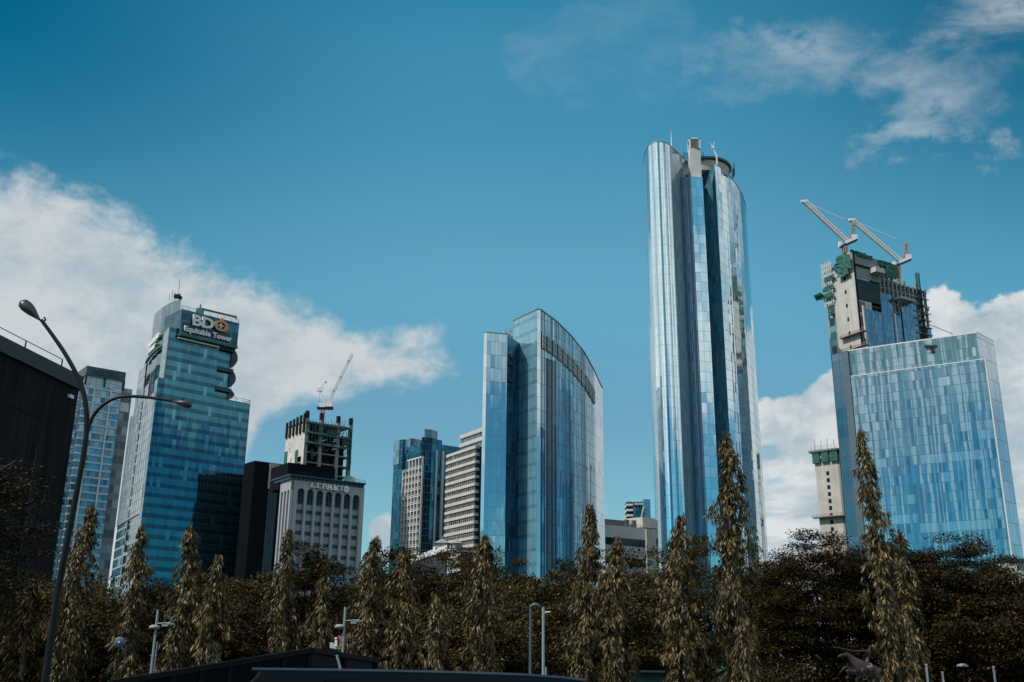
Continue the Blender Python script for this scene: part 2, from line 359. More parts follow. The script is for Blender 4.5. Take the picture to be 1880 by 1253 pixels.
M['letter_metal'] = basic('metal_letter', (0.50, 0.51, 0.53), 0.35, metal=0.3, var=0.05)
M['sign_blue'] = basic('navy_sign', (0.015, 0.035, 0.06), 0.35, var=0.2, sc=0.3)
M['roof'] = basic('grey_roof', (0.22, 0.22, 0.22), 0.9, var=0.2, sc=0.2)

def back(a, b, dist):
    """two hidden rear corners for a facade a->b, dist metres away from the viewer"""
    a, b = Vector((a[0], a[1], 0)), Vector((b[0], b[1], 0)); d = (b - a).normalized(); n = Vector((-d.y, d.x, 0))
    if n.dot(a) < 0: n = -n
    return xy(b + n * dist), xy(a + n * dist)

def rails(mb, pts, h=1.1, step=2.0, w=0.07):
    for a, b in zip(pts, pts[1:]):
        a, b = Vector(a), Vector(b); L = (b - a).length; k = max(1, int(L / step))
        for i in range(k + 1): p = a.lerp(b, i / k); mb.bar(p, p + Vector((0, 0, h)), w)
        mb.bar(a + Vector((0, 0, h)), b + Vector((0, 0, h)), w); mb.bar(a + Vector((0, 0, h / 2)), b + Vector((0, 0, h / 2)), w * 0.7)

def lattice(mb, p, q, w, bays, r=0.12, mi=0):
    """square lattice boom between p and q"""
    p, q = Vector(p), Vector(q); d = (q - p); dn = d.normalized(); up = Vector((0, 0, 1)) if abs(dn.z) < 0.9 else Vector((0, 1, 0))
    a = dn.cross(up).normalized(); b = a.cross(dn).normalized(); c = [(-1, -1), (1, -1), (1, 1), (-1, 1)]
    P = lambda t, k: p + d * t + (a * c[k % 4][0] + b * c[k % 4][1]) * w / 2
    for k in range(4): mb.bar(P(0, k), P(1, k), r, mi=mi)
    for i in range(bays):
        for k in range(4):
            mb.bar(P(i / bays, k), P((i + 1) / bays, k + 1), r * 0.6, mi=mi); mb.bar(P(i / bays, k), P(i / bays, k + 1), r * 0.6, mi=mi)

def text_mesh(s, size, depth=0.3, bold=0.0, spacing=1.0, mat=None, name='letters', parent=None, o=(0, 0, 0), xdir=(1, 0, 0), zdir=(0, 0, 1), align='LEFT', sx=1.0):
    cu = bpy.data.curves.new('t', 'FONT'); cu.body = s; cu.size = size; cu.extrude = depth / 2; cu.offset = bold; cu.align_x = align; cu.space_character = spacing
    cu.resolution_u = 3
    tob = bpy.data.objects.new('t', cu); COL.objects.link(tob)
    dg = bpy.context.evaluated_depsgraph_get(); me = bpy.data.meshes.new_from_object(tob.evaluated_get(dg)); bpy.data.objects.remove(tob)
    x = Vector(xdir).normalized(); z = Vector(zdir).normalized(); n = x.cross(z)
    org = ORG.get(parent.name, Vector()) if parent else Vector(); o = Vector(o)
    for v in me.vertices: v.co = o + x * v.co.x * sx + z * v.co.y - n * v.co.z - org
    me.name = name; me.materials.clear(); me.materials.append(mat); ob = bpy.data.objects.new(name, me); COL.objects.link(ob)
    if parent: ob.parent = parent; ORG[ob.name] = org
    return ob

# =================================================================== slim glass office block, far left
def slim_tower():
    A = atY(159.5, 672, 520); H = A.z; B = atZ(231, 684.6, H); F = Face(A, B); L = F.L
    t = thing('office_tower', 'slim blue glass block with dark parapet, between the windowless dark building and the teal tower', 'office tower', (A.x, A.y, 0))
    gm = curtain('slim_glass', (0.15, 0.27, 0.34), pw=2.2, fh=3.9, lw=0.10, lh=0.5, line=(0.34, 0.40, 0.44), var=0.3, jit=0.02, metal=0.8, colline=True)
    Fb = F.uz(0, 0)
    r = F.uz(228, 700)[0]
    par = F.uz(200, 694)[1]; gap = F.uz(200, 706)[1]
    b = back(F.p(0, 0), F.p(L * 0.95, 0), 30)
    MB().prism([xy(F.p(0.5, 0)), xy(F.p(L * 0.95, 0)), *b], 0, gap - 2).build('glazed_body', gm, t)
    ph = (H - par) * 1.1
    m = MB(); F.box(m, 0, L, H - ph, H, -20, 0.6); m.build('parapet', basic('dark_parapet', (0.05, 0.085, 0.11), 0.6, var=0.2, sc=0.4), t)
    for k in (0, 0.48, 0.97): m = MB(); F.box(m, L * k, L * k + 0.9, gap - 2, H - ph, -1.2, 0.2); m.build('parapet_post', M['coping'], t)
    m = MB(); F.box(m, 0.8, L * 0.96, gap - 2, H - ph, -19, -0.4); m.build('rooftop_screen', curtain('pale_louvre', (0.45, 0.52, 0.56), pw=3.4, fh=1.6, lw=0.35, lh=0.25, line=(0.25, 0.32, 0.36), var=0.15, metal=0.1, rough=0.5), t)
    # thin white sun ledges of each storey and two white mullions
    m = MB()
    z = gap - 4
    while z > 20: F.box(m, -0.3, L * 0.93, z, z + 0.45, 0, 0.7); z -= 3.9
    m.build('ledges', M['white'], t)
    for k in (0.24, 0.66):
        m = MB(); F.box(m, L * k, L * k + 0.7, 0, gap - 3, 0, 0.9); m.build('mullion', M['white'], t)
    # grey side volume on the right and the lower wing on the left
    q = F.pxy(229, 708); qz = atY(229, 708, q.y).z
    qb = atZ(241, 710.5, qz); m = MB()
    P0 = F.p(L * 0.90, 0, -6); P1 = ang(P0, math.degrees(math.atan2(F.u.x, F.u.y)), L * 0.42)
    m.prism([xy(P0), P1, *back(P0, P1, 25)], 0, qz); m.build('service_core', curtain('core_grey', (0.17, 0.21, 0.25), pw=5.5, fh=7.8, lw=0.3, lh=3.6, line=(0.17, 0.20, 0.23), var=0.5, metal=0.2, rough=0.3, blind=(0.45, (0.03, 0.05, 0.07))), t)
    F2 = Face(F.p(L * 0.90, 0, -6), P1)
    for i in range(1):
        m = MB(); zz = qz - 8; F2.box(m, F2.L * 0.35, F2.L * 0.9, zz - 5, zz, -0.2, 0.3); m.build('rooftop_screen', M['white'], t)
    m = MB(); W0 = F.p(-9, 0, -4); W1 = F.p(0.6, 0, -4); m.prism([xy(W0), xy(W1), *back(W0, W1, 22)], 0, atY(146, 697, W0.y).z); m.build('side_wing', curtain('wing_glass', (0.2, 0.3, 0.36), pw=3.0, fh=3.9, lw=0.25, lh=0.9, line=(0.40, 0.44, 0.46), var=0.35, jit=0.02), t)
    m = MB(); F.box(m, L * 0.17, L * 0.83, H - ph * 0.80, H - ph * 0.28, 0.6, 0.8); m.build('name_board', M['sign_blue'], t)
slim_tower()

# =================================================================== teal tower with the rooftop lettering
def bdo():
    az1, az2 = 46.5, -30.0
    N = atY(312, 617, 400)
    F = Face(N, ang(N, az1, 100)); GL = Face(N, ang(N, az2, 80))
    t = thing('office_tower', 'teal glass tower with big BDO Equitable Tower lettering and rounded balconies at its top', 'office tower', (N.x, N.y, 0))
    teal = curtain('teal_glass', (0.045, 0.175, 0.235), pw=1.55, fh=4.0, lw=0.07, lh=0.10, line=(0.02, 0.07, 0.09), var=0.10, jit=0.010, wav=0.06,
                   band=(0.42, (0.022, 0.085, 0.125)), blind=(0.05, (0.09, 0.27, 0.32)), rough=0.05)
    tealc = curtain('teal_glass_plain', (0.03, 0.125, 0.165), pw=2.6, fh=4.0, lw=0.07, lh=0.12, line=(0.05, 0.14, 0.17), var=0.14, jit=0.015, wav=0.03, rough=0.05, blind=(0.1, (0.09, 0.28, 0.34)))
    silver = curtain('silver_louvre', (0.42, 0.48, 0.51), pw=4.2, fh=4.0, lw=1.0, lh=0.3, line=(0.05, 0.10, 0.12), var=0.10, jit=0.008, metal=0.75, rough=0.16, colvar=0.12)
    uL, zL = F.uz(459.5, 742); uM, _ = F.uz(395, 733); zT = N.z
    # lower block
    K1 = GL.p(9.5, 0); bk = [xy(F.p(uL, 0, -50)), xy(F.p(14, 0, -50)), xy(F.p(9, 0, -12)), xy(K1)]
    MB().prism([xy(F.p(0, 0)), xy(F.p(uL, 0)), *bk], 0, zL).build('lower_block', teal, t)
    # upper block with recessed right part
    uR, _ = F.uz(403, 631)
    uE, _ = F.uz(436.6, 640)
    MB().prism([xy(F.p(0, 0)), xy(F.p(uR, 0)), xy(F.p(uR, 0, -34)), xy(F.p(14, 0, -34)), xy(F.p(9, 0, -12)), xy(K1)], zL, zT + 4).build('upper_block', teal, t)
    MB().prism([xy(F.p(uR - 0.5, 0, -1.5)), xy(F.p(uE - 2, 0, -1.5)), *back(F.p(uR, 0, -1.5), F.p(uE - 2, 0, -1.5), 30)], zL, zT + 3).build('recessed_block', teal, t)
    # rounded balconies, one above the other on the right flank
    fl = F.uz(403, 631)[1]
    for a, b in (((404, 634), (403, 668)), ((400, 672), (396, 704)), ((395, 708), (391, 738))):
        z1 = F.uz(*a)[1]; z0 = max(F.uz(*b)[1], zL + 0.5); m = MB(); n = 14; ring = []
        for i in range(n + 1):
            s = math.pi * i / n; bul = math.sin(s)
            ring.append((z0 + (z1 - z0) * i / n, 1.0 + bul * 1.9))
        vs, fs = [], []
        for z, e in ring:
            for p in (F.p(uE - 2.0, z, -0.8), F.p(uE - 2.0 + e, z, -0.8), F.p(uE - 2.0 + e, z, -22), F.p(uE - 2.0, z, -22)): vs.append(p)
        for i in range(n):
            for k in range(4): fs.append((i * 4 + k, i * 4 + (k + 1) % 4, i * 4 + 4 + (k + 1) % 4, i * 4 + 4 + k))
        fs += [(0, 1, 2, 3), (n * 4, n * 4 + 1, n * 4 + 2, n * 4 + 3)]
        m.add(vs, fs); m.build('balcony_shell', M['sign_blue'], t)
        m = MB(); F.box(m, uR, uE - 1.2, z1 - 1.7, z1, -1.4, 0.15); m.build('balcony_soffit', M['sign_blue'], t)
    # sign box
    a0 = F.uz(331, 569); c0 = F.uz(327.6, 613.5); zs0, zs1 = c0[1], a0[1]; ue = F.uz(436.6, 588.8)[0]; us = a0[0]
    m = MB(); F.box(m, us, ue, zs0, zs1, -14, 1.6)
    sg = curtain('sign_box_glass', (0.02, 0.09, 0.13), pw=3.0, fh=3.2, lw=0.10, lh=0.15, line=(0.03, 0.10, 0.13), var=0.4, jit=0.02, rough=0.08)
    sb = m.build('sign_box', sg, t)
    m = MB(); F.box(m, us + 1, ue - 4, zs0 + 0.8, zs1 - 5.5, 1.6, 1.9); m.build('sign_panel', M['sign_blue'], t)
    m = MB(); F.box(m, us, ue, zs0 - 1.0, zs0 - 0.1, -2, 2.4); m.build('ledge', M['teal_steel'], t)
    m = MB(); F.box(m, us, us + (ue - us) * 0.7, zs0 - 2.2, zs0 - 1.6, 0.2, 1.2); m.build('ledge', M['white'], t)
    S = (zs1 - zs0)
    w = ue - us
    text_mesh('BD', S * 0.60, 0.6, 0.22, 0.95, M['letter'], 'sign_letters', t, F.p(us + w * 0.17, zs0 + S * 0.44, 2.4), F.u, (0, 0, 1), sx=1.22)
    # the third letter is a wide orange ring with a small tick on top
    m = MB(); oc = F.p(us + w * 0.665, zs0 + S * 0.665, 2.3); n = 28; vs, fs = [], []
    for i in range(n):
        s = 2 * math.pi * i / n
        for rr, d in ((1.0, 0), (0.62, 0), (0.62, 0.8), (1.0, 0.8)):
            vs.append(oc + F.u * math.cos(s) * rr * S * 0.30 + Vector((0, 0, math.sin(s) * rr * S * 0.235)) + F.n * d)
    for i in range(n):
        for k in range(4): fs.append((i * 4 + k, i * 4 + (k + 1) % 4, ((i + 1) % n) * 4 + (k + 1) % 4, ((i + 1) % n) * 4 + k))
    m.add(vs, fs); m.obox(oc + Vector((0, 0, S * 0.235)) - F.u * 0.5, F.u * 1.0, F.n * 0.8, (0, 0, S * 0.09)); m.build('orange_ring_letter', M['orange'], t)
    m = MB(); m.obox(oc - F.u * S * 0.1 - Vector((0, 0, 0.25)), F.u * S * 0.2, F.n * 0.5, (0, 0, 0.5)); m.obox(oc - F.u * 0.25 - Vector((0, 0, S * 0.1)), F.u * 0.5, F.n * 0.5, (0, 0, S * 0.2)); m.build('letter_bracket', M['letter'], t)
    text_mesh('Equitable Tower', S * 0.30, 0.5, 0.10, 1.0, M['letter'], 'sign_letters', t, F.p(us + w * 0.055, zs0 + S * 0.12, 2.3), F.u, (0, 0, 1), sx=1.03)
    # maintenance unit and rail on the roof
    m = MB(); c = F.p(us + w * 0.40, zs1, -4); m.box(c + Vector((0, 0, 2)), (2.5, 2.5, 4)); m.bar(c + Vector((0, 0, 4.2)), c + Vector((0, 0, 4.2)) + F.u * 17 + Vector((0, 0, 0.3)), 0.7); m.bar(c + Vector((0, 0, 3)), c + Vector((0, 0, 6)), 0.5); m.bar(c + F.u * 17 + Vector((0, 0, 3.6)), c + F.u * 17 + Vector((0, 0, 5)), 0.5)
    m.build('window_cleaning_gantry', M['teal_steel'], t)
    m = MB(); rails(m, [F.p(us, zs1, 1), F.p(ue, zs1, 1)], 1.6, 3, 0.13); m.build('roof_railing', M['steel'], t); m = MB(); rails(m, [F.p(uM, zL, -0.2), F.p(uL, zL, -0.2), F.p(uL, zL, -20)], 1.6, 3, 0.13); m.build('roof_railing', M['steel'], t)
    # curved sail wall on the left
    top = [(333, 548), (322, 552), (310, 557.5), (299, 564), (290, 571), (284, 578.5), (281, 588)]
    Ys = [404, 410, 417, 424, 432, 440, 449]
    P = [atY(x, y, Y) for (x, y), Y in zip(top, Ys)]
    z0 = 0
    poly = [xy(p) for p in P]; zz = [p.z for p in P]
    inner = [(p.x * 1.03, p.y * 1.03) for p in reversed(P[:])]
    sail = MB(); sail.prism(poly + inner, z0, zz + zz[::-1]); sail.build('curved_sail_wall', tealc, t)
    m = MB()
    led = [p + Vector((-0.7, -0.7, 0)) for p in P]
    for a, b, k in zip(led, led[1:], range(9)):
        if k >= 1: pass
        m.bar(Vector((a.x, a.y, zs0 - 1.0)), Vector((b.x, b.y, zs0 - 1.0)), 1.0, 0.9)
    m.build('ledge', M['teal_steel'], t)
    a, b = P[5], P[2]; d = Vector((b.x - a.x, b.y - a.y, 0)); nrm = Vector((d.y, -d.x, 0)).normalized()
    if nrm.dot(-Vector(a)) < 0: nrm = -nrm
    base = Vector((a.x, a.y, 0)) + nrm * 1.3 + d * 0.10
    text_mesh('Equitable', S * 0.34, 0.9, 0.2, 1.0, M['letter'], 'side_letters', t, base + Vector((0, 0, zs0 + S * 0.42)), d, (0, 0, 1), sx=d.length * 0.85 / (S * 0.34 * 4.3))
    text_mesh('Tower', S * 0.34, 0.9, 0.2, 1.0, M['letter'], 'side_letters', t, base + Vector((0, 0, zs0 + S * 0.10)), d, (0, 0, 1), sx=d.length * 0.85 / (S * 0.34 * 4.3))
    # mast and aerials on the crest
    pk = P[0] - Vector((1.5, 0, 0)); m = MB(); m.tube([pk, pk + Vector((0, 0, 8.5))], 0.14, 6)
    for dx_, h in ((-2.4, 3.4), (-1.3, 2.6), (0.9, 2.2), (-3.6, 2.0)): m.tube([pk + Vector((dx_, 0, -1)), pk + Vector((dx_, 0, h))], 0.13, 5)
    m.build('antenna_mast', M['cranered'], t)
    m = MB(); m.box(pk + Vector((-0.3, 0, 0.8)), (2.4, 1.5, 1.6)); m.box(pk + Vector((1.1, 0, 0.2)), (1.2, 1, 1.2)); m.build('antenna_platform', M['darksteel'], t)
    # narrow window strip between sail and front, and the silver louvred flank stepping down in front of the sail
    u2 = GL.uz(288, 640)[0]
    m = MB(); GL.box(m, 0.6, 10.5, GL.uz(295, 722)[1] - 3, zT + 4, -0.5, 0.5); m.build('window_strip', curtain('strip_glass', (0.05, 0.15, 0.19), pw=3.2, fh=4.0, lw=0.9, lh=0.5, line=(0.30, 0.38, 0.41), var=0.5, jit=0.01), t)
    zS = GL.uz(274, 735)[1]
    F3 = Face(GL.p(0, 0, 2.6), GL.p(80, 0, 2.6))
    zz1 = F3.uz(262, 672)[1]; s0 = 6.2
    m = MB(); F3.box(m, 0.3, s0, 0, zS + 3, -3.0, 0); m.build('corner_strip', teal, t)
    u_a, z_a = F3.uz(256, 676); u_b, z_b = F3.uz(239, 767)
    m = MB(); ex = [F3.p(s0, 0), F3.p(s0, 0)]
    zlow = F3.uz(250, 946)[1]
    us_ = [s0, s0 + (u_a - s0) * 0.30, s0 + (u_a - s0) * 0.62, u_a]; tops = [F3.uz(281, 722)[1], F3.uz(272, 706)[1], F3.uz(262, 674)[1]]
    for i in range(3): F3.box(m, us_[i], us_[i + 1], zlow, tops[i], -0.8, 0)
    F3.box(m, u_a, u_b, zlow, z_b, -0.8, 0)
    m.build('louvred_flank', silver, t)
    m = MB(); F3.box(m, s0, u_b, 0, zlow, -6, -0.4); m.build('flank_base', curtain('flank_base_glass', (0.02, 0.07, 0.09), pw=6, fh=4.0, lw=0.2, lh=0.75, line=(0.22, 0.31, 0.35), var=0.3, jit=0.01, metal=0.3), t)
    # notched openings running down the flank
    uu = s0 + (u_b - s0) * 0.44
    z = F3.uz(245, 800)[1] + 14
    k = 0
    while z > 14 and k < 24:
        m = MB(); F3.box(m, uu, uu + 2.6, z, z + 3.0, -0.5, 0.25); m.build('opening', M['darkglass'], t); z -= 4.6; k += 1
    m = MB(); F3.box(m, uu + 1.0, uu + 2.0, z + 4.6 * k, F3.uz(262, 700)[1], -0.5, 0.2); m.build('opening', M['darkglass'], t)
bdo()

# =================================================================== black block + light grey strip
def black_block():
    A = atY(468, 846, 403); H = A.z; B = atZ(640, 880, H); F = Face(A, ang(A, 53, 80))
    t = thing('building', 'plain black clad building with a light grey strip, right of the teal tower', 'building', (A.x, A.y, 0))
    uR = F.uz(560, 870)[0]
    C = ang(A, -40, 9)
    MB().prism([xy(A), xy(F.p(uR, 0)), xy(F.p(uR, 0, -30)), C], 0, H).build('wall', M['black'], t)
    m = MB(); u0, z1 = F.uz(495, 851); u1, _ = F.uz(514, 854); z0 = F.uz(503, 899)[1]
    F.box(m, u0, u1, z0, H - 0.3, 0, 0.4); m.build('grey_strip', M['lepanto'], t)
    zb = F.uz(490, 1060)[1]
    m = MB(); F.box(m, u0 + 0.3, u1 - 0.6, max(zb, 5), z0 - 0.5, 0.0, 0.15); wp = m.build('window_column', M['darkglass'], t)
    m = MB()
    for k in range(4): uu = u0 + 0.3 + (u1 - 0.9 - u0) * k / 3; F.box(m, uu, uu + 0.22, max(zb, 5), z0 - 0.5, 0.15, 0.35)
    z = z0 - 1
    while z > 8: F.box(m, u0 + 0.3, u1 - 0.6, z, z + 0.25, 0.16, 0.33); z -= 3.2
    m.build('window_grid', basic('bronze_frame', (0.035, 0.033, 0.03), 0.5), wp)
black_block()

# =================================================================== Lepanto
def serif_word(word, F, u0, z0, h, w, gap, d, name, mat, parent):
    """slab-serif capitals built stroke by stroke"""
    st = {'L': [('v', 0.12), ('h', 0, 0.12, 0.95), ('t', .95)], 'E': [('v', 0.12), ('h', 0, 0.12, 0.95), ('h', 0.46, 0.12, 0.75), ('h', 0.9, 0.12, 0.95)],
          'P': [('v', 0.12), ('h', 0.9, 0.12, 0.8), ('h', 0.42, 0.12, 0.8), ('s', 0.80, 0.45, 0.9)], 'A': [('d', 0.05, 0, 0.5, 1), ('d', 0.95, 0, 0.5, 1), ('h', 0.3, 0.22, 0.78)],
          'N': [('v', 0.12), ('v', 0.82), ('d', 0.16, 1, 0.86, 0)], 'T': [('v', 0.44), ('h', 0.9, 0.02, 0.98)], 'O': [('o',)]}
    for i, ch in enumerate(word):
        m = MB(); x0 = u0 + i * (w + gap); T = w * 0.2; Th = h * 0.12
        for s in st[ch]:
            if s[0] == 'v':
                F.box(m, x0 + s[1] * w, x0 + s[1] * w + T, z0, z0 + h, 0, d)
                for zz in (0, h - Th * 0.7): F.box(m, x0 + s[1] * w - T * 0.5, x0 + s[1] * w + T * 1.5, z0 + zz, z0 + zz + Th * 0.7, 0.02, d - 0.02)
            if s[0] == 'h': F.box(m, x0 + s[2] * w, x0 + s[3] * w, z0 + s[1] * h, z0 + s[1] * h + Th, 0.01, d + 0.01)
            if s[0] == 't': F.box(m, x0 + s[1] * w - T * .4, x0 + s[1] * w, z0, z0 + h * 0.3, 0.01, d + 0.03)
            if s[0] == 's': F.box(m, x0 + s[1] * w - T * 0.5, x0 + s[1] * w + T * 0.5, z0 + s[2] * h, z0 + s[3] * h + Th, 0.01, d + 0.03)
            if s[0] == 'd': m.bar(F.p(x0 + s[1] * w, z0 + s[2] * h, d / 2), F.p(x0 + s[3] * w, z0 + s[4] * h, d / 2), T * 0.9, d)
            if s[0] == 'o':
                n = 18
                for k in range(n):
                    a, b = 2 * math.pi * k / n, 2 * math.pi * (k + 1) / n
                    m.bar(F.p(x0 + w / 2 + math.cos(a) * w * .4, z0 + h / 2 + math.sin(a) * h * .43, d / 2), F.p(x0 + w / 2 + math.cos(b) * w * .4, z0 + h / 2 + math.sin(b) * h * .43, d / 2), T * 0.85, d)
        m.build(name, mat, parent)
def lepanto():
    A = atY(540, 880.5, 330); H = A.z; F = Face(A, ang(A, 53.5, 60)); L = F.uz(669.5, 897.5)[0]
    t = thing('building', 'grey stone building lettered LEPANTO, with seven tall arched bays and a dark roof edge', 'building', (A.x, A.y, 0))
    az2 = -36.5; G2 = Face(A, ang(A, az2, 20)); L2 = G2.uz(521, 884)[0]
    dep = 1.3
    zA = F.uz(600, 905)[1]     # crown of arches at ~ this height
    zA = H - (H - zA) * 1.0
    # recessed core
    MB().prism([xy(F.p(dep * 0, 0, -dep)), xy(F.p(L, 0, -dep)), xy(F.p(L, 0, -L2 * 1.2)), xy(G2.p(L2, 0)), xy(G2.p(dep, 0))], 0, H - 0.4).build('core_wall', M['lepanto'], t)
    mg = L * 0.045; bay = (L - 2 * mg - 0.1) / 7; pier = bay * 0.24; zc = F.uz(600, 902.5)[1]
    m = MB()
    F.box(m, 0, mg + pier * 0.5, 0, H, -dep, 0); F.box(m, L - mg - pier * 0.5, L, 0, H, -dep, 0)
    for i in range(1, 7): F.box(m, mg + bay * i - pier / 2, mg + bay * i + pier / 2, 0, zc, -dep, 0)
    # spandrel field with arched cut-outs
    aw = bay - pier; n = 12
    for i in range(7):
        c = mg + bay * (i + 0.5); pts = [(c + math.cos(math.pi * k / n) * aw / 2, zc - aw / 2 * 0.95 + math.sin(math.pi * k / n) * aw / 2 * 0.95) for k in range(n + 1)]
        for (ua, za), (ub, zb) in zip(pts, pts[1:]):
            m.add([F.p(ua, za), F.p(ub, zb), F.p(ub, H), F.p(ua, H)], [(0, 1, 2, 3)])
            m.add([F.p(ua, za), F.p(ub, zb), F.p(ub, zb, -dep), F.p(ua, za, -dep)], [(3, 2, 1, 0)])
    for i in range(1, 7): F.box(m, mg + bay * i - pier / 2, mg + bay * i + pier / 2, zc, H, -dep, -0.002)
    # left flank piers and head
    for k in range(4):
        G2.box(m, L2 * k / 3.3, L2 * k / 3.3 + L2 * 0.12, 0, H, -0.2, dep * 0.7)
    G2.box(m, 0, L2, zc - 0.8, H, -0.2, dep * 0.69)
    m.build('stone_frame', M['lepanto'], t)
    rows = []; z = zc - bay * 0.95 - 1.4
    fh = F.uz(600, 930)[1] - F.uz(600, 947.5)[1]
    za = zc - 4.7; fh = 3.4
    for i in range(7):
        c = mg + bay * (i + 0.5); m = MB(); F.box(m, c - aw / 2, c + aw / 2, za, zc, -dep + 0.05, -dep + 0.25); w_ = m.build('arched_window', M['darkglass'], t)
        m = MB(); F.box(m, c - 0.12, c + 0.12, za, zc - 0.4, -dep + 0.25, -dep + 0.45); F.box(m, c - aw / 2, c + aw / 2, za + (zc - za) * .5, za + (zc - za) * .5 + 0.2, -dep + 0.25, -dep + 0.4); m.build('frame', M['darksteel'], w_)
        z = za - 2.0
        while z > 4:
            m = MB(); F.box(m, c - aw / 2, c + aw / 2, z - 1.1, z, -dep + 0.05, -dep + 0.22); m.build('window', M['darkglass'], t); z -= fh
    # dark cornice / roof deck
    m = MB(); F.box(m, -2.0, L - 0.1, H + 1.0, H + 1.5, -14, 1.0); F.box(m, -1.5, L - 0.5, H, H + 1.1, -12, 0.3)
    u = -2
    while u < L: m.bar(F.p(u, H + 0.2, 0.3), F.p(u, H + 1.0, 0.9), 0.2); u += 1.7
    m.build('roof_edge', M['sign_blue'], t)
    m = MB(); rails(m, [F.p(0, H + 1.5, .8), F.p(L - .3, H + 1.5, .8)], 0.9, 2.2, 0.08); m.build('roof_railing', M['darksteel'], t)
    u0, zt_ = F.uz(569, 889.5); u1, _ = F.uz(640, 903)
    w = (u1 - u0) / 7.5
    zb_ = F.uz(600, 906)[1]
    serif_word('LEPANTO', F, u0, F.uz(600, 899.3)[1], 1.65, w * 0.86, w * 0.22, 0.9, 'sign_letter', M['letter'], t)
    # black penthouse on the roof and a teal dish
    P0 = F.uz(551, 853); P1 = F.uz(643, 865)
    Fp = Face(F.p(P0[0], 0, -9), F.p(P1[0] - 1, 0, -9)); zt = Fp.uz(600, 858.5)[1]
    MB().prism([xy(Fp.p(0, 0)), xy(Fp.p(Fp.L, 0)), *back(Fp.p(0, 0), Fp.p(Fp.L, 0), 14)], H - 1, zt).build('penthouse', M['black'], t)
    m = MB(); c = F.p(F.uz(655, 878)[0], H + 2.6, -5); m.lathe(c, [(0.1, 0), (1.4, 0.15), (2.1, 0.7), (2.2, 0.8), (1.3, 0.35), (0.1, 0.2)], 14, axis=(0.2, -0.6, 0.7)); m.bar(c, F.p(F.uz(655, 878)[0], H + 0.6, -5), 0.2); m.build('satellite_dish', M['teal_steel'], t)
lepanto()

